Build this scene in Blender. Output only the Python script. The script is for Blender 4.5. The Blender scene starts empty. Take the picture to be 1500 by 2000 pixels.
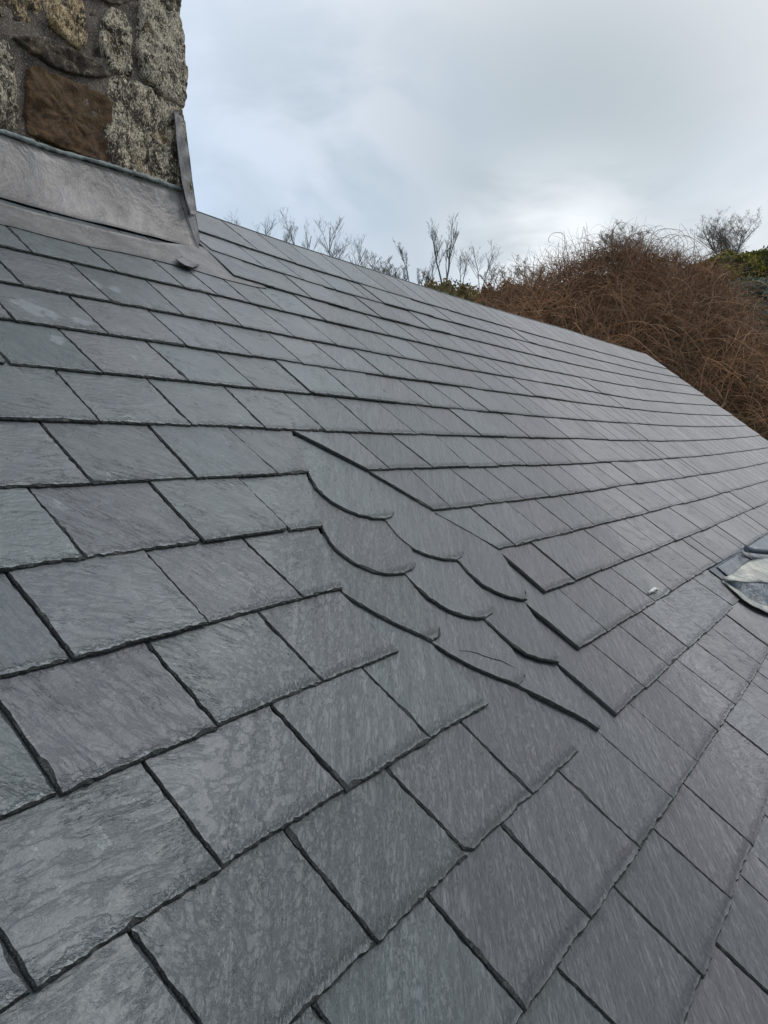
import bpy, math, random
import numpy as np
from mathutils import Vector, noise as mnoise
random.seed(7)
S = bpy.context.scene
COL = S.collection
PI = math.pi

# ------------------------------------------------------------------ camera
FPX = 1543.57                      # focal length in pixels of the 1500 x 2000 photograph
TH = math.atan(125.0 / FPX)        # camera looks slightly down
CAMZ = 5.2
CP = Vector((0, 0, CAMZ))
cam = bpy.data.cameras.new('camera')
cam.sensor_fit = 'VERTICAL'; cam.sensor_height = 24.0; cam.sensor_width = 18.0
cam.lens = 24.0 * FPX / 2000.0
cam.clip_start = 0.02; cam.clip_end = 2000
cam_o = bpy.data.objects.new('camera', cam); COL.objects.link(cam_o)
cam_o.location = CP; cam_o.rotation_euler = (PI / 2 - TH, 0, 0)
S.camera = cam_o
AX = Vector((1, 0, 0)); AU = Vector((0, math.sin(TH), math.cos(TH))); AB = Vector((0, -math.cos(TH), math.sin(TH)))

# ------------------------------------------------------------------ node helpers
def new_mat(name):
    m = bpy.data.materials.new(name); m.use_nodes = True
    nt = m.node_tree; nt.nodes.clear()
    return m, nt
class N:
    def __init__(s, nt): s.nt = nt
    def n(s, t, **kw):
        nd = s.nt.nodes.new(t)
        for k, v in kw.items():
            if k.startswith('i_'):
                nd.inputs[k[2:].replace('_', ' ')].default_value = v
            else: setattr(nd, k, v)
        return nd
    def put(s, sock, v):
        if hasattr(v, 'is_output') or isinstance(v, bpy.types.NodeSocket): s.nt.links.new(v, sock)
        else: sock.default_value = v
    def math(s, op, a, b=0.0, c=0.0, clamp=False):
        nd = s.nt.nodes.new('ShaderNodeMath'); nd.operation = op; nd.use_clamp = clamp
        s.put(nd.inputs[0], a); s.put(nd.inputs[1], b); s.put(nd.inputs[2], c)
        return nd.outputs[0]
    def mix(s, f, a, b, typ='MIX'):
        nd = s.nt.nodes.new('ShaderNodeMix'); nd.data_type = 'RGBA'; nd.blend_type = typ
        s.put(nd.inputs[0], f); s.put(nd.inputs[6], a); s.put(nd.inputs[7], b)
        return nd.outputs[2]
    def noise(s, vec, scale, detail=4, rough=.55, dist=0.0):
        nd = s.nt.nodes.new('ShaderNodeTexNoise')
        if vec is not None: s.put(nd.inputs['Vector'], vec)
        nd.inputs['Scale'].default_value = scale; nd.inputs['Detail'].default_value = detail
        nd.inputs['Roughness'].default_value = rough; nd.inputs['Distortion'].default_value = dist
        return nd.outputs[0]
    def ramp(s, f, lo, hi):
        nd = s.nt.nodes.new('ShaderNodeMapRange'); nd.interpolation_type = 'SMOOTHSTEP'
        s.put(nd.inputs[0], f); s.put(nd.inputs[1], lo); s.put(nd.inputs[2], hi)
        return nd.outputs[0]
    def vmul(s, v, xyz):
        nd = s.nt.nodes.new('ShaderNodeVectorMath'); nd.operation = 'MULTIPLY'
        s.put(nd.inputs[0], v); s.put(nd.inputs[1], xyz); return nd.outputs[0]
    def vadd(s, v, w):
        nd = s.nt.nodes.new('ShaderNodeVectorMath'); nd.operation = 'ADD'
        s.put(nd.inputs[0], v); s.put(nd.inputs[1], w); return nd.outputs[0]
    def bump(s, h, strength, dist, normal=None):
        nd = s.nt.nodes.new('ShaderNodeBump'); s.put(nd.inputs['Height'], h)
        s.put(nd.inputs['Strength'], strength); nd.inputs['Distance'].default_value = dist
        if normal is not None: s.put(nd.inputs['Normal'], normal)
        return nd.outputs[0]
    def bsdf(s, col, rough, normal=None, spec=.5, metal=0.0):
        p = s.nt.nodes.new('ShaderNodeBsdfPrincipled'); o = s.nt.nodes.new('ShaderNodeOutputMaterial')
        s.put(p.inputs['Base Color'], col); s.put(p.inputs['Roughness'], rough)
        p.inputs['Specular IOR Level'].default_value = spec; s.put(p.inputs['Metallic'], metal)
        if normal is not None: s.put(p.inputs['Normal'], normal)
        s.nt.links.new(p.outputs[0], o.inputs[0]); return p
def C4(r, g, b): return (r, g, b, 1.0)

# ------------------------------------------------------------------ sky and sun (bright broken overcast)
SUN_EL, SUN_AZ = math.radians(42), math.radians(62)     # azimuth from +Y towards +X
w = bpy.data.worlds.new('World'); S.world = w; w.use_nodes = True
nt = w.node_tree; nt.nodes.clear(); n = N(nt)
tc = n.n('ShaderNodeTexCoord'); D = tc.outputs['Generated']
sky = n.n('ShaderNodeTexSky', sky_type='NISHITA', sun_disc=False, sun_elevation=SUN_EL, sun_rotation=SUN_AZ)
bg1 = n.n('ShaderNodeBackground', i_Strength=.09); nt.links.new(sky.outputs[0], bg1.inputs[0])
def lobe(px, py, sharp):            # soft patch of cloud round a compass direction
    d = (AX * (px - 750) + AU * (1000 - py) - AB * FPX).normalized()
    nd = nt.nodes.new('ShaderNodeVectorMath'); nd.operation = 'DOT_PRODUCT'
    nt.links.new(D, nd.inputs[0]); nd.inputs[1].default_value = d
    return n.math('POWER', n.math('MAXIMUM', nd.outputs['Value'], 0.0), sharp)
warp = n.vadd(D, n.vmul(n.n('ShaderNodeTexNoise', i_Scale=1.6, i_Detail=3.0).outputs[1], (.35, .35, .35)))
nt.links.new(D, nt.nodes[-2].inputs[0]) if False else None
n1 = n.noise(n.vmul(warp, (1, 1, 1.9)), 2.6, 5, .5)
n2 = n.noise(n.vmul(warp, (1, 1, 2.4)), 5.0, 5, .5)
cl = n.math('ADD', n.math('MULTIPLY', n1, .7), n.math('MULTIPLY', n2, .3))
grey = C4(.47, .555, .61); pale = C4(.80, .85, .90); blue = C4(.50, .70, 1.0)
c = n.mix(n.ramp(cl, .43, .57), grey, pale)
c = n.mix(n.math('MULTIPLY', n.ramp(n1, .53, .43), .8), c, blue)
c = n.mix(n.math('MULTIPLY', lobe(400, 330, 34), .95), c, C4(.45, .66, .97))
c = n.mix(n.math('MULTIPLY', lobe(520, 60, 30), .5), c, C4(.76, .86, 1.0))
c = n.mix(n.math('MULTIPLY', lobe(820, -150, 14), .6), c, C4(.84, .88, .92))
c = n.mix(n.math('MULTIPLY', lobe(1350, 40, 9), .75), c, C4(.86, .875, .89))
c = n.mix(n.math('MULTIPLY', lobe(1120, 320, 45), .9), c, C4(.40, .47, .505))
c = n.mix(n.math('MULTIPLY', n.math('MULTIPLY', lobe(640, 320, 60), n.ramp(n2, .35, .6)), .8), c, C4(.47, .57, .66))
hl = n.math('ADD', n.math('MULTIPLY', lobe(1110, 510, 200), .95), n.math('ADD', n.math('MULTIPLY', lobe(1480, 440, 300), .35), n.math('MULTIPLY', lobe(960, 450, 700), .3)))
c = n.mix(n.math('MULTIPLY', n.math('MULTIPLY', hl, n.ramp(n2, .25, .60)), 1.0, clamp=True), c, C4(1.12, 1.15, 1.17))
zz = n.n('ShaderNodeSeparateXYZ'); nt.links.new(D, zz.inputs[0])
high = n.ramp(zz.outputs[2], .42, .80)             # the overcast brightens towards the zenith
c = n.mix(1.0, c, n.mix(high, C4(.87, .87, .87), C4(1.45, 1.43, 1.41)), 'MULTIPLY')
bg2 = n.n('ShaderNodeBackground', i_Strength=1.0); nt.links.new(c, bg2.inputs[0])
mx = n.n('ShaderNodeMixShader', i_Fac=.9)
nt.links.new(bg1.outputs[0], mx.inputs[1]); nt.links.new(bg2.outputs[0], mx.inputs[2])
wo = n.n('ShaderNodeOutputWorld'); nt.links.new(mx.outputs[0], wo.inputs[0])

sun = bpy.data.lights.new('sun', 'SUN'); sun.energy = 1.2; sun.angle = math.radians(14); sun.color = (1, .95, .88)
so = bpy.data.objects.new('sun', sun); COL.objects.link(so)
sd = Vector((math.sin(SUN_AZ) * math.cos(SUN_EL), math.cos(SUN_AZ) * math.cos(SUN_EL), math.sin(SUN_EL)))
so.rotation_euler = sd.to_track_quat('Z', 'Y').to_euler()

vs = S.view_settings; vs.view_transform = 'Standard'; vs.look = 'None'; vs.exposure = 0.26; vs.gamma = 1.0
vs.use_curve_mapping = False

# ------------------------------------------------------------------ object helpers
def link(name, me, parent=None, mats=()):
    o = bpy.data.objects.new(name, me); COL.objects.link(o)
    for m in mats: me.materials.append(m)
    if parent: o.parent = parent
    return o
def empty(name, loc, label=None, cat=None, group=None):
    o = bpy.data.objects.new(name, None); COL.objects.link(o); o.location = loc
    o.empty_display_size = .2
    if label: o['label'] = label
    if cat: o['category'] = cat
    if group: o['group'] = group
    return o
def tag(o, label=None, cat=None, group=None, kind=None):
    if label: o['label'] = label
    if cat: o['category'] = cat
    if group: o['group'] = group
    if kind: o['kind'] = kind
    return o
class MB:
    """mesh builder: world-space verts; faces with material index, uv and a colour attribute"""
    def __init__(s): s.v = []; s.f = []; s.mi = []; s.uv = []; s.col = []; s.sm = []
    def face(s, idx, mi=0, uvs=None, col=(0, 0, 0, 1), smooth=False):
        s.f.append(idx); s.mi.append(mi); s.sm.append(smooth)
        s.uv.append(uvs if uvs else [(0, 0)] * len(idx)); s.col.append(col)
    def build(s, name, mats, parent=None, origin=None):
        me = bpy.data.meshes.new(name)
        org = Vector(origin) if origin is not None else (parent_world(parent) if parent else Vector((0, 0, 0)))
        me.from_pydata([tuple(Vector(p) - org) for p in s.v], [], s.f)
        me.polygons.foreach_set('material_index', s.mi)
        me.polygons.foreach_set('use_smooth', s.sm)
        ul = me.uv_layers.new(name='uv')
        ul.data.foreach_set('uv', [x for f in s.uv for p in f for x in p])
        ca = me.color_attributes.new('tint', 'FLOAT_COLOR', 'CORNER')
        ca.data.foreach_set('color', [x for f, cc in zip(s.f, s.col) for _ in f for x in cc])
        me.update()
        o = link(name, me, parent, mats)
        if parent: o.location = org - parent_world(parent)
        else: o.location = org
        return o
def parent_world(o):
    p = Vector((0, 0, 0))
    while o is not None:
        p = p + o.location; o = o.parent
    return p
def ray(px, py): return AX * (px - 750) + AU * (1000 - py) - AB * FPX
def at_depth(px, py, Y):
    r = ray(px, py); return CP + r * (Y / r.y)
def tube(mb, pts, rads, sides=5, mi=0, col=(0, 0, 0, 1), cap=False):
    base = len(mb.v); k = len(pts)
    for i, p in enumerate(pts):
        a = pts[max(0, i - 1)]; b = pts[min(k - 1, i + 1)]
        t = (Vector(b) - Vector(a)); t = t.normalized() if t.length > 1e-9 else Vector((0, 0, 1))
        x = t.cross(Vector((0, 0, 1)))
        if x.length < .05: x = t.cross(Vector((1, 0, 0)))
        x.normalize(); y = t.cross(x)
        for j in range(sides):
            an = 2 * PI * j / sides
            mb.v.append(Vector(p) + (x * math.cos(an) + y * math.sin(an)) * rads[i])
    for i in range(k - 1):
        for j in range(sides):
            j2 = (j + 1) % sides
            mb.face([base + i * sides + j, base + i * sides + j2, base + (i + 1) * sides + j2, base + (i + 1) * sides + j],
                    mi, None, col, sides > 4)
    if cap:
        mb.face([base + j for j in range(sides)][::-1], mi, None, col)
        mb.face([base + (k - 1) * sides + j for j in range(sides)], mi, None, col)
def box(mb, o, ex, ey, ez, mi=0, col=(0, 0, 0, 1)):
    b = len(mb.v)
    for k in (0, 1):
        for j in (0, 1):
            for i in (0, 1): mb.v.append(Vector(o) + Vector(ex) * i + Vector(ey) * j + Vector(ez) * k)
    for f in ((0, 2, 3, 1), (4, 5, 7, 6), (0, 1, 5, 4), (2, 6, 7, 3), (0, 4, 6, 2), (1, 3, 7, 5)):
        mb.face([b + i for i in f], mi, None, col)

# ------------------------------------------------------------------ roof geometry
SC = 0.92                                       # metres per roof unit
V1 = Vector((1740., 875.)); V2 = Vector((-1990., -1640.))
def camdir(px, py): return (AX * (px - 750) + AU * (1000 - py) - AB * FPX)
D1 = camdir(*V1).normalized(); D2 = camdir(*V2).normalized(); NN = D1.cross(D2).normalized()
def W(u): return .0031 * max(0.0, u - 5.5) ** 2  # the slope sweeps gently upwards to the far gable
def uv(px, py):
    r = camdir(px, py); k = -1.0 / r.dot(NN)
    ua, va = (r * k).dot(D1), (r * k).dot(D2)
    u = ua
    for _ in range(60): u = .5 * u + .5 * ua * (1 - W(min(u, 14)))
    return u, va * (1 - W(min(u, 14)))
def P(u, v, h=0.0):
    return CP + (D1 * u + D2 * v - NN * (1 - W(u))) * SC + NN * h
LINES = [  # course lines (slate tails), ridge first
 [(386,408),(423,421),(498,449),(623,491),(770,536),(815,553),(932,590),(1100,639),(1260,689)],
 [(387,448),(421,460),(509,493),(581,516),(647,536),(770,573),(833,593),(919,617),(1007,642),(1100,668),(1183,690),(1260,709),(1301,720)],
 [(391,477),(442,500),(522,524),(597,551),(661,567),(700,579),(767,598),(865,623),(969,651),(1100,685),(1233,718),(1328,737)],
 [(455,537),(533,561),(610,584),(677,601),(700,609),(807,637),(927,663),(1031,690),(1100,706),(1233,734),(1352,754)],
 [(0,477),(64,493),(128,508),(189,523),(235,531),(304,545),(400,566),(458,584),(509,597),(599,620),(698,641),(770,656),(820,667),(913,690),(1020,713),(1100,729),(1207,750),(1327,767),(1380,773)],
 [(0,548),(45,556),(133,573),(216,585),(301,605),(356,615),(400,623),(477,637),(578,659),(658,673),(727,688),(791,699),(897,718),(980,733),(1100,753),(1233,778),(1353,789),(1405,792)],
 [(0,621),(123,637),(216,652),(365,676),(487,693),(591,709),(677,723),(751,733),(820,742),(927,758),(1047,773),(1100,782),(1233,798),(1327,807),(1432,811)],
 [(0,708),(101,717),(203,729),(368,744),(502,758),(609,769),(699,779),(775,785),(844,794),(953,803),(1079,814),(1100,817),(1233,826),(1340,832),(1458,831)],
 [(0,817),(190,821),(380,831),(517,836),(635,840),(731,845),(887,850),(991,854),(1100,855),(1273,861),(1372,859),(1486,850)],
 [(0,952),(177,945),(385,935),(542,925),(607,922),(722,918),(845,912),(975,910),(1100,906),(1287,897),(1415,885),(1500,874)],
 [(0,1115),(170,1090),(395,1057),(567,1035),(632,1025),(847,998),(957,982),(1100,967),(1233,946),(1377,926),(1500,903)],
 [(0,1327),(142,1287),(407,1217),(595,1167),(670,1146),(973,1073),(1070,1050),(1242,1007),(1321,987),(1441,955),(1500,938)],
 [(0,1600),(117,1545),(427,1417),(632,1332),(782,1271),(1066,1160),(1127,1135),(1177,1114),(1257,1079),(1292,1069),(1372,1037),(1425,1013),(1500,981)],
 [(0,1987),(65,1930),(260,1810),(435,1692),(675,1540),(840,1442),(960,1374),(1130,1270),(1188,1233),(1281,1175),(1343,1133),(1391,1107),(1500,1042)],
 [(600,1965),(750,1830),(835,1750),(917,1669),(1042,1552),(1132,1467),(1205,1400),(1263,1345),(1345,1267),(1452,1166)],
 [(1027,1980),(1157,1800),(1250,1659),(1315,1565),(1363,1489),(1404,1428),(1436,1376),(1465,1335),(1500,1279)],
 [(1375,1907),(1430,1757),(1472,1650),(1500,1580)],
]
LF = []
for L in LINES:
    q = np.array([uv(*p) for p in L]); us = q[:, 0]; vsq = q[:, 1]
    gu = np.linspace(us.min(), us.max(), 60); gv = []
    for g in gu:                                  # smooth the measured line
        bw = .25 + .12 * g
        k = np.exp(-((us - g) / bw) ** 2)
        A = np.stack([np.ones_like(us), us - g], 1); Wt = k[:, None]
        try:
            sol = np.linalg.solve(A.T @ (A * Wt) + np.eye(2) * np.array([1e-9, 1e-3]), (A * Wt).T @ vsq)
            gv.append(sol[0])
        except Exception: gv.append(float(np.interp(g, us, vsq)))
    LF.append((gu, np.array(gv)))
v17 = float(LF[16][1].mean())
for i in range(1, 8): LF.append((np.array([-5., 20.]), np.array([v17 - .232 * i] * 2)))
NROW = len(LF)
def vl(k, u):
    if k < 0: return vl(0, u) + .225 * (-k)
    return float(np.interp(u, LF[k][0], LF[k][1]))
UVERGE = 12.75
# joints between slates: row index -> list of (top x, top y, bottom x, bottom y) in photo pixels
J = {
 1: [(430,425,509,492),(498,449,581,516),(560,470,640,535),(623,491,694,551),(685,511,757,567)],
 2: [(477,487,522,525),(551,512,597,549),(621,535,659,567),(685,552,722,585)],
 3: [(487,520,535,561),(566,544,610,584),(639,565,677,599),(704,586,745,620),(756,597,797,631),(803,610,845,645)],
 4: [(19,445,64,493),(175,481,227,528),(307,511,355,555),(385,540,425,575),(447,552,487,589),(509,565,553,605),(583,581,633,623),(651,599,699,639),(719,617,761,654),(775,630,820,667),(822,642,868,680),(872,654,913,690)],
 5: [(0,507,45,556),(145,515,215,585),(291,548,356,612),(411,576,474,637),(509,599,578,659),(597,621,658,673),(673,640,727,688),(737,654,791,698),(800,667,845,707),(852,677,896,717),(897,690,941,726),(939,699,981,731)],
 6: [(-8,580,27,621),(141,577,213,652),(297,608,364,673),(425,632,493,693),(531,653,591,709),(619,672,677,723),(698,687,751,733),(764,698,817,742),(824,709,875,751),(879,717,925,758),(924,726,968,765),(968,734,1011,767),(1004,739,1045,773)],
 7: [(-40,640,20,710),(121,643,203,729),(291,667,371,745),(430,690,502,757),(541,703,610,769),(638,721,699,778),(721,734,777,785),(788,745,845,794),(849,753,904,797),(905,761,956,803),(951,766,1001,807),(995,771,1041,809),(1032,775,1079,813)],
 8: [(115,725,192,820),(295,742,377,831),(445,757,520,836),(562,769,637,841),(662,779,731,845),(744,786,812,846),(817,794,887,850),(884,802,943,853),(937,806,991,853),(985,810,1035,854),(1028,814,1073,854)],
 9: [(82,822,180,942),(295,830,385,935),(452,836,542,925)],
 10: [(62,955,170,1090),(300,945,397,1057),(475,937,567,1035)],
 11: [(17,1115,142,1287),(290,1077,407,1217),(482,1052,595,1168)],
 12: [(0,1363,115,1547),(292,1252,427,1417),(512,1195,632,1332)],
 13: [(0,1815,65,1930),(283,1480,435,1692),(537,1377,675,1542),(712,1302,840,1440)],
 14: [(262,1810,400,2000),(565,1620,732,1832),(760,1497,917,1669),(905,1407,1042,1552)],
 15: [(845,1750,1030,1980),(985,1610,1157,1800),(1095,1505,1250,1659),(1170,1425,1315,1562),(1237,1375,1363,1489),(1287,1325,1404,1428),(1328,1287,1436,1376),(1364,1253,1465,1335),(1395,1225,1488,1300)],
 16: [(1102,1885,1210,1997),(1205,1727,1375,1907),(1282,1615,1430,1757),(1340,1527,1472,1652),(1421,1405,1500,1472),(1451,1359,1500,1399)],
 17: [(1405,1840,1500,1935),(1452,1712,1500,1760)],
}
# rows cut at the swept valley: right-hand edge of the left part, left-hand edge of the right part, joints of the right part
CUTL = {9: (585,850,607,922), 10: (610,930,632,1025), 11: (635,1035,670,1146), 12: (672,1152,782,1271),
        13: (850,1255,958,1375), 14: (1035,1345,1132,1467)}
CUTR = {9: (580,845,720,919), 10: (722,918,847,998), 11: (850,1000,973,1073), 12: (978,1078,1066,1160),
        13: (1028,1178,1130,1270), 14: (1092,1295,1205,1400)}
JR = {9: [(687,845,760,914),(772,850,845,912),(857,852,915,910),(912,855,975,909),(970,857,1030,908),(1020,858,1075,907)],
      10: [(810,919,882,992),(887,917,965,982),(952,915,1025,975),(1007,912,1075,969),(1060,912,1120,965)],
      11: [(925,992,1005,1064),(995,982,1072,1050),(1050,975,1122,1037),(1100,970,1162,1026),(1143,965,1205,1016),(1180,959,1241,1007)],
      12: [(1042,1060,1125,1135),(1100,1047,1177,1113),(1147,1035,1220,1095),(1188,1023,1257,1079),(1225,1015,1291,1069),(1256,1005,1321,1057),(1313,993,1372,1036)],
      13: [(1097,1150,1187,1233),(1155,1125,1242,1198),(1200,1110,1280,1174),(1240,1091,1313,1154),(1273,1078,1344,1134),(1307,1065,1372,1117),(1336,1053,1399,1101)],
      14: [(1161,1255,1263,1345),(1215,1220,1309,1302),(1257,1193,1345,1266),(1309,1180,1380,1235),(1359,1129,1433,1184)]}
def jline(seg, k):
    """joint -> (u at head line, u at tail line)"""
    (u1, v1), (u2, v2) = uv(seg[0], seg[1]), uv(seg[2], seg[3])
    sl = (u1 - u2) / max(.05, (v1 - v2)); sl = max(-.3, min(.3, sl))
    ub = u2; vt, vb = vl(k - 1, u1), vl(k, u2)
    return (u2 + sl * (vt - vb), ub)
T = .0086
GAP = .0022

def hrow(k, u, v):
    a, b = vl(k, u), vl(k - 1, u)
    return -T * (v - a) / max(.1, b - a)

def resample(pts, flags, step, jit0, rnd):
    """walk the closed outline; flags[i] = chip roughness of the edge i -> i+1"""
    out = []; m = len(pts)
    for i in range(m):
        a = pts[i]; b = pts[(i + 1) % m]; L = math.hypot(b[0] - a[0], b[1] - a[1])
        if L < 1e-6: continue
        kk = max(1, int(L / step)) if flags[i] > 0 else max(1, int(L / (step * 3)))
        nx, ny = (b[1] - a[1]) / L, -(b[0] - a[0]) / L
        jit = jit0 * random.uniform(.2, 1.1); bow = random.uniform(-.0020, .0008) * jit0; sk_ = random.uniform(30, 95)
        for j in range(kk):
            t = j / kk; x = a[0] + (b[0] - a[0]) * t; y = a[1] + (b[1] - a[1]) * t
            if j > 0 and flags[i] > 0:
                q = mnoise.noise(Vector((x * 14 + rnd, y * 14, rnd))) * .0022 + mnoise.noise(Vector((x * sk_ + rnd, y * sk_, rnd))) * .0022 + rnd_n() * .0009
                q *= jit * flags[i]; q = min(.0012, q + bow * math.sin(PI * t)); x += nx * q; y += ny * q
            out.append((x, y, flags[i]))
    return out
def rnd_n(): return random.gauss(0, 1) if False else (random.random() + random.random() - 1)

def slate(mb, k, pts, flags, u0, v0, near, th=T, lift=0.0, pf=P, hf=None, tone=None, liftl=0.0):
    rnd = random.random() * 100
    step = .010 if near == 2 else (.03 if near == 1 else .12)
    jit = 1.0 if near else .5
    r = resample(pts, flags, step, jit, rnd)
    cu = sum(p[0] for p in r) / len(r); cv = sum(p[1] for p in r) / len(r)
    ta, tb = random.uniform(-.003, .003), random.uniform(0, .0035)
    hf = hf or hrow
    if near and random.random() < .18: lift += random.uniform(.0015, .004)
    umin, umax = min(p[0] for p in r), max(p[0] for p in r); vmin = min(p[1] for p in r)
    def H(u, v): return hf(k, u, v) + lift + ta * (u - cu) + liftl * (1 - (u - umin) / (umax - umin)) * max(0.0, min(1.0, 1.6 - (v - vmin) / .23))
    m = len(r); b = len(mb.v)
    dim = 1.0
    for ring in range(3):
        for i, (x, y, fl) in enumerate(r):
            xp, yp, _ = r[i - 1]; xn, yn, _ = r[(i + 1) % m]
            tx, ty = xn - xp, yn - yp; L = math.hypot(tx, ty) + 1e-9
            nx, ny = -ty / L, tx / L         # inward (outline is counter-clockwise)
            if ring == 0:                    # top arris
                ins = .0012 + (abs(mnoise.noise(Vector((x * 80, y * 80, rnd + 9)))) * .0065 + max(0, mnoise.noise(Vector((x * 18, y * 18, rnd + 3))) - .25) * .016 if fl > 0 else 0) * jit
                if near == 0: ins = .002
                mb.v.append(pf(x + nx * ins, y + ny * ins, H(x, y)))
            elif ring == 1:
                e = random.uniform(-.0015, .0015) if (fl > 0 and near) else 0
                mb.v.append(pf(x + nx * e, y + ny * e, H(x, y) - th * (.32 + .2 * random.random())))
            else:
                mb.v.append(pf(x, y, H(x, y) - th * .97))
    rr = tone if tone else (random.random(), random.random(), random.random(), random.random())
    def uvp(i): return ((r[i % m][0] - u0) * SC, (r[i % m][1] - v0) * SC)
    mb.face([b + i for i in range(m)], 0, [uvp(i) for i in range(m)], rr)
    for ring in range(2):
        for i in range(m):
            j = (i + 1) % m
            L0 = i * .01
            mb.face([b + ring * m + i, b + (ring + 1) * m + i, b + (ring + 1) * m + j, b + ring * m + j], 1 if ring else 0 if False else 1,
                    [uvp(i), uvp(i), uvp(j), uvp(j)], rr)
    mb.face([b + 2 * m + i for i in range(m)][::-1], 1, None, rr)

def std_slate(mb, k, jl, jr, near, cutl=False, cutr=False, headu=0.0, **kw):
    """jl, jr: (u head line, u tail line) of the joints left and right"""
    ul, ur = jl[1] + GAP, jr[1] - GAP
    if ur - ul < .03: return
    dv = random.uniform(-.003, .003)
    vbl, vbr = vl(k, ul) + dv + random.uniform(-.0015, .0015), vl(k, ur) + dv + random.uniform(-.0015, .0015)
    ut_l, ut_r = jl[0] + GAP, jr[0] - GAP
    vtl, vtr = vl(k - 1, ut_l), vl(k - 1, ut_r)
    g = vtl - vbl
    hl = g * ((.3 if k < 13 else .9) if cutl else .92); hr = g * ((.3 if k < 13 else .9) if cutr else .92)
    if k <= 1: hl = hr = 0.0
    sl = 0 if cutl else (ut_l - ul) * .92; sr = 0 if cutr else (ut_r - ur) * .92
    pts = [(ul, vbl), (ur, vbr), (ut_r, vtr)]
    flags = [1.6 if near == 2 else 1.2, 1, 0]
    if k > 1:
        pts += [(ut_r + sr + headu, vtr + hr), (ut_l + sl, vtl + hl)]; flags += [0, 0]
    pts += [(ut_l, vtl)]; flags += [1]
    if k > 1: flags = [1.6 if near == 2 else 1.2, 1, .0, .0, .0, 1]
    else: flags = [1.2, 1, .8, 1]
    if near and random.random() < .25 and not (cutl or cutr):      # a knocked-off corner
        c_ = random.uniform(.006, .02)
        if random.random() < .5:
            pts = [(ul + c_, vbl), ] + pts[1:] + [(ul, vbl + c_ * .8)]; flags = flags + [1.5]
        else:
            pts = [pts[0], (ur - c_, vbr), (ur, vbr + c_ * .8)] + pts[2:]; flags = [flags[0], 1.5] + flags[1:]
    slate(mb, k, pts, flags, ul, vbl, near, **kw)

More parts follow.
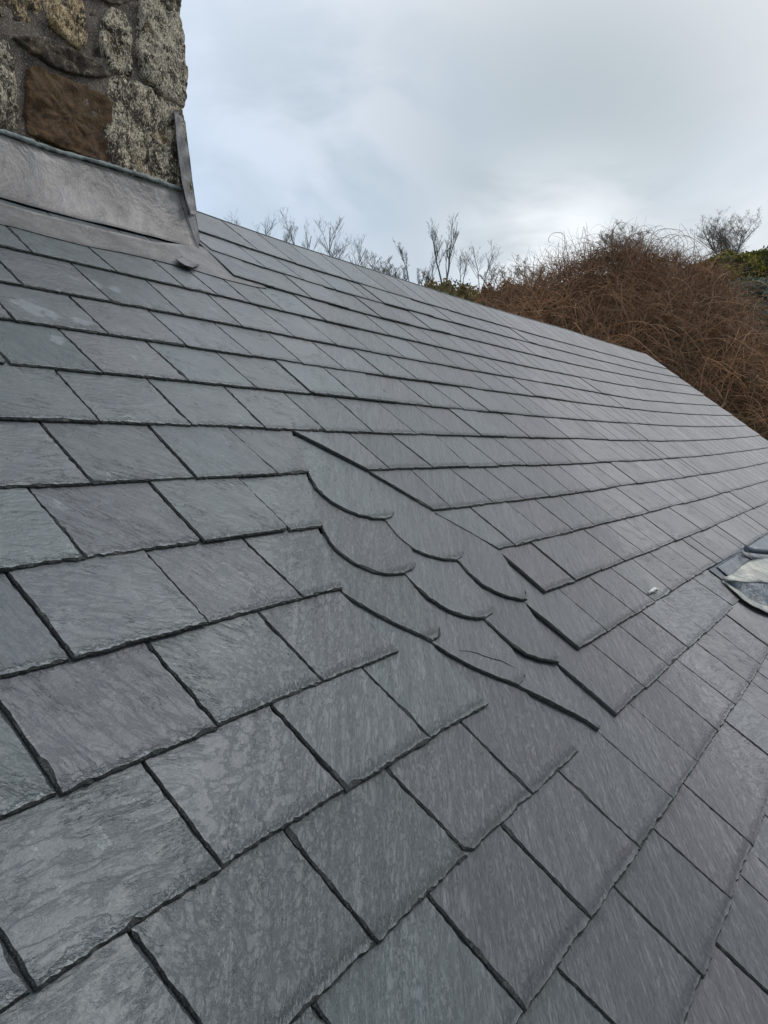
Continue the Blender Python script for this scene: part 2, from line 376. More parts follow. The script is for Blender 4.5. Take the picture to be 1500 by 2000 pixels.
# ------------------------------------------------------------------ materials
def slate_mats():
    m, nt = new_mat('slate'); n = N(nt)
    uvn = n.n('ShaderNodeUVMap', uv_map='uv').outputs[0]
    at = n.n('ShaderNodeAttribute', attribute_name='tint')
    sep = n.n('ShaderNodeSeparateColor'); nt.links.new(at.outputs['Color'], sep.inputs[0])
    rr1, r2, r3 = sep.outputs; gp = n.n('ShaderNodeSeparateXYZ'); nt.links.new(n.n('ShaderNodeNewGeometry').outputs['Position'], gp.inputs[0]); r1 = n.math('ADD', n.math('MULTIPLY', rr1, .5), n.math('MULTIPLY', n.ramp(gp.outputs[0], -.3, 1.1), .5)); r4 = at.outputs['Alpha']
    su = n.n('ShaderNodeSeparateXYZ'); nt.links.new(uvn, su.inputs[0])
    comb = n.n('ShaderNodeCombineXYZ'); n.put(comb.inputs[0], n.math('MULTIPLY', r1, 37.0)); n.put(comb.inputs[1], n.math('MULTIPLY', r2, 53.0)); n.put(comb.inputs[2], n.math('MULTIPLY', r3, 71.0))
    rot = n.n('ShaderNodeVectorRotate', rotation_type='Z_AXIS'); nt.links.new(uvn, rot.inputs['Vector'])
    n.put(rot.inputs['Angle'], n.math('MULTIPLY', n.math('POWER', r3, 1.4), 1.5))
    vec = n.vadd(rot.outputs[0], comb.outputs[0]); vec0 = n.vadd(uvn, comb.outputs[0])
    # colour
    base = n.mix(r1, C4(.066, .078, .079), C4(.077, .072, .082))
    mot = n.noise(vec0, 6, 6, .6, .5)
    base = n.mix(n.ramp(mot, .35, .7), n.mix(1.0, base, C4(.85, .86, .87), 'MULTIPLY'), n.mix(1.0, base, C4(1.15, 1.14, 1.12), 'MULTIPLY'))
    val = n.math('ADD', .84, n.math('MULTIPLY', n.math('POWER', r2, 1.4), .36))
    vv = n.n('ShaderNodeCombineXYZ'); [n.put(vv.inputs[i], val) for i in range(3)]
    base = n.mix(1.0, base, vv.outputs[0], 'MULTIPLY')
    # mineral bloom, running down the slate in patches
    st = n.noise(n.vmul(vec0, (26, 6, 1)), 1.0, 6, .65, .8); pa = n.noise(vec0, 5.5, 3, .5)
    bloom = n.math('MULTIPLY', n.ramp(st, .53, .66), n.ramp(pa, .50, .66))
    fine = n.noise(vec0, 120, 4, .7)
    bloom = n.math('MULTIPLY', bloom, n.ramp(fine, .44, .58))
    base = n.mix(n.math('MULTIPLY', bloom, .40), base, C4(.30, .32, .31))
    fl = n.ramp(n.noise(n.vmul(vec, (60, 200, 1)), 1.0, 3, .7), .66, .74)
    base = n.mix(n.math('MULTIPLY', fl, .20), base, C4(.33, .35, .35))
    # chalky smears left by the slaters
    pos = n.n('ShaderNodeNewGeometry').outputs['Position']; wob = n.noise(vec0, 22, 5, .7)
    for (sx, sy, ra) in ((60, 598, .055), (98, 612, .03), (160, 628, .035), (185, 552, .035), (225, 562, .03), (112, 660, .03)):
        su_, sv_ = uv(sx, sy); q = P(su_, sv_)
        vm = n.n('ShaderNodeVectorMath', operation='DISTANCE'); nt.links.new(pos, vm.inputs[0]); vm.inputs[1].default_value = q
        sm_ = n.ramp(n.math('ADD', n.math('DIVIDE', vm.outputs['Value'], ra), n.math('MULTIPLY', n.math('SUBTRACT', wob, .5), 3.2)), 1.0, .45)
        base = n.mix(n.math('MULTIPLY', sm_, .32), base, C4(.30, .32, .32))
    # riven surface: broken contour cracks
    wv = n.vmul(vec, (8, 44, 1)); nz = n.noise(wv, 1.0, 6, .68, .5)
    ln = n.math('ABSOLUTE', n.math('SUBTRACT', nz, .5))
    crack = n.math('MULTIPLY', n.ramp(ln, .008, .001), n.ramp(n.noise(vec, 9, 3, .5), .52, .62))
    # flaked hair lines near the tail
    tailm = n.ramp(n.math('ADD', su.outputs[1], n.math('MULTIPLY', n.noise(vec0, 34, 2, .5), .05)), .047, .022)
    sk = n.n('ShaderNodeVectorRotate', rotation_type='Z_AXIS'); nt.links.new(uvn, sk.inputs['Vector']); sk.inputs['Angle'].default_value = .55
    hz = n.noise(n.vmul(n.vadd(sk.outputs[0], comb.outputs[0]), (60, 230, 1)), 1.0, 3, .6, .8)
    hair = n.math('MULTIPLY', n.ramp(n.math('ABSOLUTE', n.math('SUBTRACT', hz, .42)), .035, .006), tailm)
    dark = n.math('MAXIMUM', crack, hair)
    base = n.mix(n.math('MULTIPLY', dark, .55), base, C4(.028, .03, .032))
    # sharp riven creases, stronger on some slates than others
    cr1 = n.noise(n.vmul(vec, (9, 30, 1)), 1.0, 6, .66, .25); cr2 = n.noise(n.vmul(vec0, (30, 42, 1)), 1.0, 5, .66, .3)
    rd1 = n.math('SUBTRACT', 1.0, n.math('MULTIPLY', n.math('ABSOLUTE', n.math('SUBTRACT', cr1, .5)), 9.0), clamp=True)
    rd2 = n.math('SUBTRACT', 1.0, n.math('MULTIPLY', n.math('ABSOLUTE', n.math('SUBTRACT', cr2, .5)), 5.0), clamp=True)
    amt = n.ramp(n.noise(vec0, 3.6, 2, .5), .36, .64)
    rd = n.math('ADD', n.math('POWER', rd1, 3.0), n.math('MULTIPLY', n.math('MULTIPLY', n.math('POWER', rd2, 4.0), amt), .6))
    rd = n.math('MULTIPLY', rd, n.math('ADD', .40, n.math('MULTIPLY', r4, .25)))
    base = n.mix(n.math('MULTIPLY', rd, .10), base, n.mix(1.0, base, C4(.55, .55, .56), 'MULTIPLY'))  # shade in the crease bottoms painted into the base colour
    # chipped arris along the tail
    yy = n.math('ADD', su.outputs[1], n.math('MULTIPLY', n.math('SUBTRACT', n.noise(vec0, 46, 4, .65), .5), .042))
    chip = n.ramp(yy, .002, .010); chip2 = n.ramp(n.math('ADD', yy, n.math('MULTIPLY', n.math('SUBTRACT', n.noise(vec0, 19, 2, .5), .5), .05)), .012, .018)
    pale_e = n.math('MULTIPLY', n.math('MULTIPLY', n.math('SUBTRACT', 1.0, chip), n.ramp(fine, .42, .6)), .55)
    base = n.mix(pale_e, base, C4(.22, .235, .23))
    # bump
    rip = n.noise(n.vmul(vec, (22, 36, 1)), 1.0, 8, .64, .4)
    big = n.noise(vec0, 4.5, 3, .5)
    ledge = n.ramp(n.noise(n.vmul(vec, (5, 13, 1)), 1.0, 4, .6, .6), .47, .53)
    b1 = n.bump(n.math('ADD', big, n.math('MULTIPLY', ledge, .10)), .6, .012)
    b1 = n.bump(rd, .8, -.0018, b1)
    b1 = n.bump(n.math('ADD', chip, n.math('MULTIPLY', chip2, .5)), .9, .003, b1)
    b2 = n.bump(rip, n.math('ADD', .34, n.math('MULTIPLY', r4, .10)), .0045, b1)
    b3 = n.bump(n.math('SUBTRACT', 1.0, dark), .8, .002, b2)
    gr = n.noise(n.vmul(vec, (150, 230, 1)), 1.0, 4, .75, .3)
    b4 = n.bump(n.math('ADD', fine, gr), .55, .0011, b3)
    base = n.mix(n.ramp(gr, .30, .70), n.mix(1.0, base, C4(.93, .93, .93), 'MULTIPLY'), n.mix(1.0, base, C4(1.07, 1.07, 1.07), 'MULTIPLY'))
    rough = n.math('ADD', n.math('ADD', .27, n.math('MULTIPLY', r4, .08)), n.math('MULTIPLY', n.noise(vec0, 14, 5, .7), .24))
    n.bsdf(base, rough, b4, spec=.8)
    # edge
    e, nt = new_mat('slate_edge'); n = N(nt)
    g = n.n('ShaderNodeNewGeometry').outputs['Position']
    a = n.noise(g, 320, 4, .7); b_ = n.noise(g, 40, 3, .6)
    col = n.mix(n.ramp(a, .45, .75), C4(.020, .022, .022), C4(.10, .102, .094))
    col = n.mix(n.math('MULTIPLY', n.ramp(b_, .55, .72), .35), col, C4(.14, .14, .115))
    n.bsdf(col, .8, n.bump(a, .9, .003), spec=.3)
    return m, e
M_SLATE, M_EDGE = slate_mats()

def lead_mat(name, a, b, c, rough=.45, warm=0.0):
    m, nt = new_mat(name); n = N(nt)
    g = n.n('ShaderNodeTexCoord').outputs['Object']
    x = n.noise(g, 5, 6, .62, .5); y = n.noise(g, 28, 5, .7, .3); z = n.noise(g, 260, 3, .8)
    col = n.mix(n.ramp(x, .34, .66), C4(*a), C4(*b))
    col = n.mix(n.math('MULTIPLY', n.ramp(y, .5, .68), .55), col, C4(*c))
    col = n.mix(n.math('MULTIPLY', n.ramp(z, .62, .72), .5), col, C4(.55, .55, .55))
    vst = n.noise(n.vmul(g, (14, 14, 3)), 1.0, 5, .7)
    col = n.mix(n.math('MULTIPLY', n.ramp(vst, .5, .64), .35), col, n.mix(1.0, col, C4(.62, .60, .60), 'MULTIPLY'))
    nb = n.bump(x, .7, .03); nb = n.bump(vst, .5, .01, nb); nb = n.bump(y, .6, .006, nb); nb = n.bump(z, .2, .001, nb)
    n.bsdf(col, n.math('ADD', rough, n.math('MULTIPLY', y, .2)), nb, spec=.5, metal=.25)
    return m
M_LEAD = lead_mat('lead_aged', (.115, .105, .098), (.205, .19, .18), (.165, .165, .18))
M_LEAD2 = lead_mat('lead_sheet', (.105, .10, .095), (.165, .155, .145), (.21, .21, .21))
M_LEADB = lead_mat('lead_blue', (.045, .053, .068), (.115, .13, .15), (.20, .215, .23), .35)

def stone_mat():
    m, nt = new_mat('granite'); n = N(nt)
    g = n.n('ShaderNodeTexCoord').outputs['Object']
    at = n.n('ShaderNodeAttribute', attribute_name='tint')
    a = n.noise(n.vmul(g, (1, 1, .6)), 78, 4, .72, 1.2); b = n.noise(g, 13, 4, .6, .4); c = n.noise(g, 150, 3, .7)
    f = n.math('ADD', a, n.math('MULTIPLY', n.math('SUBTRACT', b, .5), .7))
    thr = n.math('SUBTRACT', .70, n.math('MULTIPLY', at.outputs['Alpha'], .30))
    mask = n.ramp(f, n.math('SUBTRACT', thr, .035), n.math('ADD', thr, .035))
    darkc = n.mix(n.ramp(b, .35, .65), C4(.040, .030, .022), C4(.120, .092, .066))
    light = n.mix(n.ramp(c, .4, .62), n.mix(1.0, at.outputs['Color'], C4(.6, .56, .5), 'MULTIPLY'), at.outputs['Color'])
    mask = n.math('MULTIPLY', mask, n.ramp(n.noise(n.vmul(g, (1, 1, .5)), 170, 3, .7, .5), .36, .50)); col = n.mix(mask, darkc, light)
    col = n.mix(n.math('MULTIPLY', n.ramp(n.noise(g, 7, 3, .5), .60, .72), .35), col, C4(.30, .17, .05))
    nb = n.bump(b, .6, .02); nb = n.bump(n.math('ADD', a, n.math('MULTIPLY', mask, .25)), 1.0, .010, nb); nb = n.bump(c, .6, .003, nb)
    n.bsdf(col, .85, nb, spec=.25)
    r, nt = new_mat('rust_stone'); n = N(nt)
    g = n.n('ShaderNodeTexCoord').outputs['Object']
    a = n.noise(g, 30, 6, .7, .6); b = n.noise(g, 6, 4, .6); c = n.noise(g, 140, 3, .75)
    col = n.mix(n.ramp(a, .35, .68), C4(.030, .017, .008), C4(.115, .058, .022))
    col = n.mix(n.ramp(b, .45, .7), col, C4(.085, .048, .018))
    col = n.mix(n.math('MULTIPLY', n.ramp(c, .6, .7), .5), col, C4(.34, .20, .08))
    n.bsdf(col, .8, n.bump(c, .8, .004, n.bump(a, 1.0, .010)), spec=.3)
    k, nt = new_mat('mortar'); n = N(nt)
    g = n.n('ShaderNodeTexCoord').outputs['Object']
    a = n.noise(g, 60, 6, .75); b = n.noise(g, 8, 4, .6); c = n.noise(g, 190, 2, .7)
    col = n.mix(n.ramp(b, .35, .68), C4(.075, .058, .047), C4(.135, .108, .088))
    col = n.mix(n.math('MULTIPLY', n.ramp(c, .54, .64), .75), col, C4(.36, .32, .27))
    n.bsdf(col, .9, n.bump(c, .7, .004, n.bump(a, .8, .008)), spec=.2)
    return m, r, k
M_GRAN, M_RUST, M_MORT = stone_mat()

def plain(name, ca, cb, sc=6, rough=.9, attr=False, bd=.02, spec=.2):
    m, nt = new_mat(name); n = N(nt)
    g = n.n('ShaderNodeTexCoord').outputs['Object']
    a = n.noise(g, sc, 6, .65); f = n.ramp(a, .35, .65)
    col = n.mix(f, C4(*ca), C4(*cb))
    if attr:
        at = n.n('ShaderNodeAttribute', attribute_name='tint')
        col = n.mix(1.0, col, at.outputs['Color'], 'MULTIPLY')
    n.bsdf(col, rough, n.bump(a, .6, bd), spec=spec); return m
M_RENDER = plain('lime_render', (.42, .40, .36), (.55, .53, .48), 3)
M_WOOD = plain('painted_timber', (.5, .5, .48), (.6, .6, .57), 9)
M_GRASS = plain('hill_turf', (.035, .045, .015), (.075, .085, .03), 1.2, .95, bd=.1)
M_FLOOR = plain('garden_ground', (.06, .055, .035), (.09, .10, .045), .7, .95, bd=.1)

# ------------------------------------------------------------------ the cottage
HB = P(4, 0); HOME = Vector((HB.x, HB.y, 0))
cottage = empty('cottage', HOME, 'stone cottage with a riven grey slate roof, swept valley and granite chimney', 'house')

def right_fill(start, k, uend, slope):
    """random slate widths from the last measured joint to the verge"""
    out = []; u = start
    while True:
        r = random.random()
        wd = random.uniform(.24, .36) if r > .22 else random.uniform(.15, .22)
        u += wd
        if u > uend - .12: break
        out.append((u + slope * random.uniform(.4, 1.2), u))
    out.append((uend + random.uniform(-.012, .012),) * 2)
    return out
def nearness(u, k):
    if u < 4.2 and k >= 4: return 2
    if u < 7.5: return 1
    return 0
def left_fill(start, uend):
    out = []; u = start
    while u > uend:
        u -= random.uniform(.29, .35); out.append((u, u))
    return out[::-1]
field = MB(); cuts = []
CHU = 2.93        # right-hand corner of the chimney along the roof
for k in range(1, NROW):
    base = [jline(s, k) for s in J.get(k, [])]
    if k in CUTL:
        jl = left_fill(base[0][1], -1.6) + base + [jline(CUTL[k], k) if False else None]
        (u1, v1), (u2, v2) = uv(*CUTL[k][:2]), uv(*CUTL[k][2:])
        jl[-1] = (u1, u2)
        for a, b in zip(jl[:-2], jl[1:-1]): std_slate(field, k, a, b, nearness(a[1], k))
        mb = MB(); std_slate(mb, k, jl[-2], jl[-1], 2, cutr=True, headu=({13: .12, 14: .12}.get(k, 0))); cuts.append(('cut_slate', mb))
        (u1, v1), (u2, v2) = uv(*CUTR[k][:2]), uv(*CUTR[k][2:])
        jr = [(u1, u2)] + [jline(s, k) for s in JR[k]]
        lastx = jr[-1]
        if k == 14: jr += [(4.49, 4.49)]       # stops at the lead
        else: jr += right_fill(lastx[1], k, UVERGE, lastx[0] - lastx[1])
        mb = MB(); std_slate(mb, k, jr[0], jr[1], 2, cutl=True, liftl=.006, th=T * 1.25); cuts.append(('cut_slate', mb))
        for a, b in zip(jr[1:-1], jr[2:]): std_slate(field, k, a, b, nearness(a[1], k))
        if k == 14:
            jx = right_fill(5.6, k, UVERGE, .0); jx = [(5.6, 5.6)] + jx
            for a, b in zip(jx[:-1], jx[1:]): std_slate(field, k, a, b, 0)
        continue
    if k <= 3:
        # these courses start against the chimney
        if k == 3: (u1, v1), (u2, v2) = uv(402, 484), uv(455, 537); st = (u1, u2)
        else: st = (CHU + .04, CHU + .04)
        jl = [st] + base
        # left of the chimney stack
        jx = left_fill(.62, -1.6) + [(.62, .62)]
        for a, b in zip(jx[:-1], jx[1:]): std_slate(field, k, a, b, 0)
    else:
        if not base: base = [(1.0 + random.uniform(-.1, .1),) * 2]
        jl = left_fill(base[0][1], -1.6) + base
    fill = right_fill(jl[-1][1], k, UVERGE, (jl[-1][0] - jl[-1][1]) if len(jl) > 1 and k > 3 else .0)
    jl += fill
    for i, (a, b) in enumerate(zip(jl[:-1], jl[1:])):
        if k == 15 and abs(a[1] - uv(1250, 1659)[0]) < .02:
            std_slate(field, k, a, b, 2); continue
        std_slate(field, k, a, b, nearness(a[1], k), lift=(.004 if (k == 3 and i == 0) else 0))
roof = field.build('roof', [M_SLATE, M_EDGE], cottage)
tag(roof, 'field of overlapping riven grey slates in level courses')
for nm, mb in cuts: mb.build(nm, [M_SLATE, M_EDGE], roof)

# swept valley slates with rounded tails: (row, outline from head-left down round the tail to head-right), photo pixels
VAL = [
 (10, [(583,848),(607,924),(618,947),(632,962),(650,978),(675,993),(700,1004),(730,1012),(755,1013),(768,1008),(772,999),(768,984),(722,918),(650,860)]),
 (11, [(610,930),(633,1028),(645,1050),(658,1068),(675,1084),(700,1101),(730,1115),(760,1121),(790,1119),(808,1110),(813,1100),(810,1082),(795,1048),(757,1015),(700,960)]),
 (11, [(757,1017),(772,1038),(790,1057),(812,1074),(838,1086),(870,1094),(893,1095),(903,1089),(906,1080),(900,1062),(888,1040),(850,999),(800,965),(740,950)]),
 (12, [(672,1152),(700,1172),(740,1197),(775,1216),(810,1233),(846,1251),(856,1246),(862,1238),(860,1218),(842,1180),(797,1120),(740,1070),(690,1100)]),
 (12, [(797,1122),(815,1143),(840,1167),(862,1182),(885,1195),(912,1205),(935,1208),(950,1207),(961,1200),(964,1190),(958,1172),(940,1148),(897,1098),(850,1060),(800,1080)]),
 (12, [(898,1099),(915,1120),(940,1143),(968,1159),(995,1170),(1015,1175),(1027,1175),(1026,1160),(978,1079),(930,1040),(900,1060)]),
 (13, [(850,1253),(880,1273),(920,1297),(960,1316),(990,1328),(1014,1338),(1023,1330),(1027,1318),(1020,1298),(1004,1268),(952,1212),(900,1170),(850,1200)]),
 (13, [(952,1213),(975,1236),(1000,1260),(1028,1280),(1055,1290),(1090,1296),(1088,1280),(1029,1179),(1000,1150),(950,1180)]),
 (14, [(1017,1341),(1045,1356),(1080,1375),(1115,1393),(1145,1410),(1168,1427),(1172,1423),(1094,1299),(1060,1270),(1010,1310)]),
]
vlabels = ['topmost rounded valley slate, just under the unbroken courses', 'broad round-tailed valley slate below the topmost one',
 'round-tailed valley slate tucked under the right-hand cut slates', 'straight-sided narrow valley slate with a thick dark left edge',
 'long round-tailed slate in the middle of the valley', 'pale plain valley slate beside the right-hand cut slates',
 'valley slate with a curved flake line across its face', 'valley slate with a curved lower left edge, right of the flaked one',
 'lowest valley slate ending in a ragged pointed tail']
random.seed(21)
for (k, outl), lab in zip(VAL, vlabels):
    q = [uv(*p) for p in outl]
    vh = vl(k - 1, q[0][0]); head = vl(k - 2, q[0][0]) - .015
    # tail part only down to row line; head: slightly under the neighbours above
    tail = [p for p in q if p[1] <= vh + .25][:]
    # split: first point = left at head line, then tail, then right at head line
    i_r = max(range(len(outl)), key=lambda i: 0)
    nt_ = {0: 13, 1: 14, 2: 12, 3: 11, 4: 13, 5: 9, 6: 11, 7: 8, 8: 8}[VAL.index((k, outl))]
    core = q[:nt_]
    if k == 10: core = q[:13]
    l, r_ = core[0], core[-1]
    if l[1] > head - .05: pts = core[1:]; l = core[1]; headl = (core[0][0] - .03, head)
    else: pts = core; headl = None
    L0 = pts[0]
    # the head follows the edges of the course above
    up_l = (CUTL.get(k - 1), CUTR.get(k - 1))
    hu_l, hu_r = L0[0], r_[0]
    first = lab.startswith(('topmost', 'broad', 'straight'))
    if first and up_l[0]:
        a = uv(*up_l[0][:2]); hu_l = a[0] - .03 if a[0] > L0[0] else L0[0]
    hu_r2 = r_[0]
    lastv = k in (10,) or 'right-hand cut' in lab or 'right of the flaked' in lab
    if lastv and up_l[1]:
        a = uv(*up_l[1][:2]); hu_r2 = min(r_[0], a[0] + .04)
    if k == 14: hu_l = L0[0]; hu_r2 = r_[0]
    pts = list(pts) + [(hu_r2, head), (hu_l, head)]
    flags = [1.0] * (len(pts) - 3) + [0, 0, 0]
    mb = MB()
    slate(mb, k, pts, flags, L0[0], vl(k, L0[0]), 2, th=T * (1.6 if k == 14 else .95), lift=[.0, .0, .0035, .0, .003, .006, .001, .004, .0005][VAL.index((k, outl))], liftl=(.011 if k == 14 else 0),
          tone=(random.random() * .6, [.95, .1, .75, .25, 1.0, .45, .85, .05, .65][VAL.index((k, outl))], random.random(), .5))
    if 'flake' in lab:
        ck = [uv(*p) for p in [(898,1268),(915,1269),(932,1273),(945,1279),(962,1285),(980,1290),(995,1298),(1006,1304)]]
        tube(mb, [P(a_, b_, hrow(k, a_, b_) + .0012) for a_, b_ in ck], [.0004, .001, .0014, .0016, .0013, .0016, .0012, .0004], 4, 1)
    o = mb.build('valley_slate', [M_SLATE, M_EDGE], roof); o['label'] = lab

# underlay boards below the slates (seen only through the joints)
ub = MB(); K = 40
for i in range(K):
    ua, ubb = -1.6 + (UVERGE + 1.58) * i / K, -1.6 + (UVERGE + 1.58) * (i + 1) / K
    vt0, vt1 = vl(0, max(ua, 3)), vl(0, max(ubb, 3)); vb = vl(NROW - 1, 0)
    b0 = len(ub.v)
    for (uu, vv) in ((ua, vb), (ubb, vb), (ubb, vt1 - .01), (ua, vt0 - .01)): ub.v.append(P(uu, vv, -.032))
    ub.face([b0, b0 + 1, b0 + 2, b0 + 3])
M_FELT = plain('roofing_felt', (.012, .012, .012), (.02, .02, .02), 8)
ub.build('underlay', [M_FELT], cottage)

# rear slope, gables and walls, for anyone who walks round
D2R = Vector((-D2.x, -D2.y, D2.z)); 
def PR(u, vv, h=0.0):
    r0 = P(u, vl(0, max(u, 3.35))); NR = D2R.cross(D1).normalized()
    if NR.z < 0: NR = -NR
    return r0 - D2R * (vv * SC) + NR * (h - .004)
def hrear(k, u, v): return -T * ((.23 * k) - v) / .23 - .004
rear = MB(); random.seed(5)
for k in range(1, 17):
    u = -1.6
    while u < UVERGE - .1:
        wd = random.uniform(.27, .34); ue = min(u + wd, UVERGE)
        pts = [(u + GAP, .23 * k), (u + GAP, .23 * max(0, k - 1.8)), (ue - GAP, .23 * max(0, k - 1.8)), (ue - GAP, .23 * k)]
        slate(rear, k, pts, [0, 0, 0, 0], u, 0, 0, pf=PR, hf=hrear); u = ue
rear.build('rear_roof_slope', [M_SLATE, M_EDGE], cottage)
def wall_quad(mb, a, b):       # a,b plan points with top heights
    t = .35; d = (Vector((b[0], b[1], 0)) - Vector((a[0], a[1], 0))); nrm = Vector((-d.y, d.x, 0)).normalized() * t
    bs = len(mb.v)
    for off in (Vector((0, 0, 0)), nrm):
        for p in (a, b):
            mb.v.append(Vector((p[0], p[1], -.2)) + off)
            mb.v.append(Vector((p[0], p[1], p[2])) + off)
    for f in ((0, 2, 3, 1), (4, 5, 7, 6), (0, 1, 5, 4), (2, 6, 7, 3), (1, 3, 7, 5)): mb.face([bs + i for i in f])
walls = MB()
vE = vl(NROW - 1, 0)
def gable(u, sgn):
    e0 = P(u, vE + .12, -.06); rg = P(u, vl(0, max(3.35, u)), -.06); e1 = PR(u, .23 * 16 - .12, -.06)
    th = D1 * (.32 * sgn); bs = len(walls.v)
    for off in (Vector((0, 0, 0)), th):
        for p in (Vector((e0.x, e0.y, -.2)), e0, rg, e1, Vector((e1.x, e1.y, -.2))): walls.v.append(p + off)
    for i in range(5):
        j = (i + 1) % 5; walls.face([bs + i, bs + j, bs + 5 + j, bs + 5 + i])
    walls.face([bs + i for i in range(5)]); walls.face([bs + 5 + i for i in range(5)][::-1])
    return e0, e1
a0, a1 = gable(UVERGE - .08, -1); b0_, b1_ = gable(-1.5, 1)
wall_quad(walls, (b0_.x, b0_.y, b0_.z - .3), (a0.x, a0.y, a0.z - .3)); wall_quad(walls, (a1.x, a1.y, a1.z - .3), (b1_.x, b1_.y, b1_.z - .3))
walls.build('wall', [M_RENDER], cottage)

# ------------------------------------------------------------------ chimney
VC = 3.03; UZ = Vector((0, 0, 1))
FN = D1.cross(UZ).normalized()
if FN.dot(Vector((D2.x, D2.y, 0))) > 0: FN = -FN           # points down the slope, horizontally
UPH = -FN
F0 = P(CHU, VC)
def face_hit(px, py, off=0.0):
    r = camdir(px, py); o = F0 + FN * off
    t = (o - CP).dot(FN) / r.dot(FN); return CP + r * t
def fc(px, py):                                              # photo pixel -> (a along D1, z) on the chimney face
    p = face_hit(px, py); return ((p - F0).dot(D1), p.z)
def FP(a, z, d): return Vector((F0.x, F0.y, 0)) + D1 * a + UZ * z + FN * d
cA, cZ = fc(357, 372)
topz = fc(345, 0)[1] + .55; botz = F0.z - .25
aR = cA - .012; aL = aR - 1.75; DEP = .85
print('chimney corner', cA, cZ - F0.z, 'top', topz - F0.z)
chim = MB()
def mortar_face(org, ex, ez, nx_, nz_, nrm, seed):
    b = len(chim.v)
    for j in range(nz_ + 1):
        for i in range(nx_ + 1):
            p = org + ex * (i / nx_) + ez * (j / nz_)
            e = min(i, nx_ - i, 4) / 4
            chim.v.append(p + nrm * (mnoise.fractal(p * 9, 1.0, 2.0, 4) * .014 * (1 if 0 < i < nx_ else 0) + .012))
    for j in range(nz_):
        for i in range(nx_):
            q = b + j * (nx_ + 1) + i
            chim.face([q, q + 1, q + nx_ + 2, q + nx_ + 1], 2, None, (1, 1, 1, .3), True)
hz = topz - botz
mortar_face(FP(aL, botz, 0), D1 * (aR - aL), UZ * hz, 110, 150, FN, 0)
mortar_face(FP(aR, botz, 0), -FN * DEP, UZ * hz, 40, 80, D1, 1)
mortar_face(FP(aL, botz, -DEP), FN * DEP, UZ * hz, 40, 60, -D1, 2)
mortar_face(FP(aR, botz, -DEP), -D1 * (aR - aL), UZ * hz, 60, 60, -FN, 3)
b = len(chim.v)
for p in (FP(aL, topz, 0), FP(aR, topz, 0), FP(aR, topz, -DEP), FP(aL, topz, -DEP)): chim.v.append(p)
chim.face([b, b + 1, b + 2, b + 3], 2)
def stone(poly, d0, bulge, mi, col, pf, back=.05, seed=0):
    """poly in face coords (a, z), counter-clockwise or not; rounded rubble stone standing proud"""
    pts = []
    m = len(poly)
    for i in range(m):
        a, c_ = poly[i], poly[(i + 1) % m]; L = math.hypot(c_[0] - a[0], c_[1] - a[1]); kk = max(2, int(L / .012))
        for j in range(kk):
            t = j / kk; x = a[0] + (c_[0] - a[0]) * t; y = a[1] + (c_[1] - a[1]) * t
            pts.append((x, y))
    for _ in range(1):
        pts = [((pts[i - 1][0] + 2 * pts[i][0] + pts[(i + 1) % len(pts)][0]) / 4, (pts[i - 1][1] + 2 * pts[i][1] + pts[(i + 1) % len(pts)][1]) / 4) for i in range(len(pts))]
    m = len(pts); cx = sum(p[0] for p in pts) / m; cy = sum(p[1] for p in pts) / m
    area = sum(pts[i][0] * pts[(i + 1) % m][1] - pts[(i + 1) % m][0] * pts[i][1] for i in range(m))
    if area < 0: pts = pts[::-1]
    b = len(chim.v)
    prof = [(1.13, -back), (1.13, -.6), (1.11, .1), (1.06, .75), (.96, .92), (.88, .95), (.80, .97), (.70, .98), (.60, 1.0), (.50, 1.0), (.41, 1.0), (.32, 1.0), (.23, 1.0), (.14, 1.0), (.07, 1.0)]; R = len(prof)
    for (s_, h_) in prof:
        for (x, y) in pts:
            X = cx + (x - cx) * s_; Y = cy + (y - cy) * s_
            h = h_ if h_ < 0 else d0 + h_ * bulge
            p3 = Vector((X * 7 + seed, Y * 7, seed * 1.7))
            nn = mnoise.fractal(p3, 1.0, 2.0, 4) * .013 + mnoise.fractal(p3 * 5, 1.0, 2.0, 4) * .009
            if h_ == -back: h, nn = -back, 0
            ex_ = mnoise.noise(Vector((X * 25, Y * 25, seed))) * .009 if s_ > .9 else 0
            chim.v.append(pf(X + ex_, Y + ex_, h + nn))
    for k_ in range(R - 1):
        for i in range(m):
            j = (i + 1) % m
            chim.face([b + k_ * m + i, b + k_ * m + j, b + (k_ + 1) * m + j, b + (k_ + 1) * m + i], mi, None, col, True)
    chim.v.append(pf(cx, cy, d0 + bulge)); 
    for i in range(m): chim.face([b + (R - 1) * m + i, b + (R - 1) * m + (i + 1) % m, len(chim.v) - 1], mi, None, col, True)
CREAM = (.76, .66, .51); PALE = (.68, .60, .47); OCH = (.66, .50, .30)
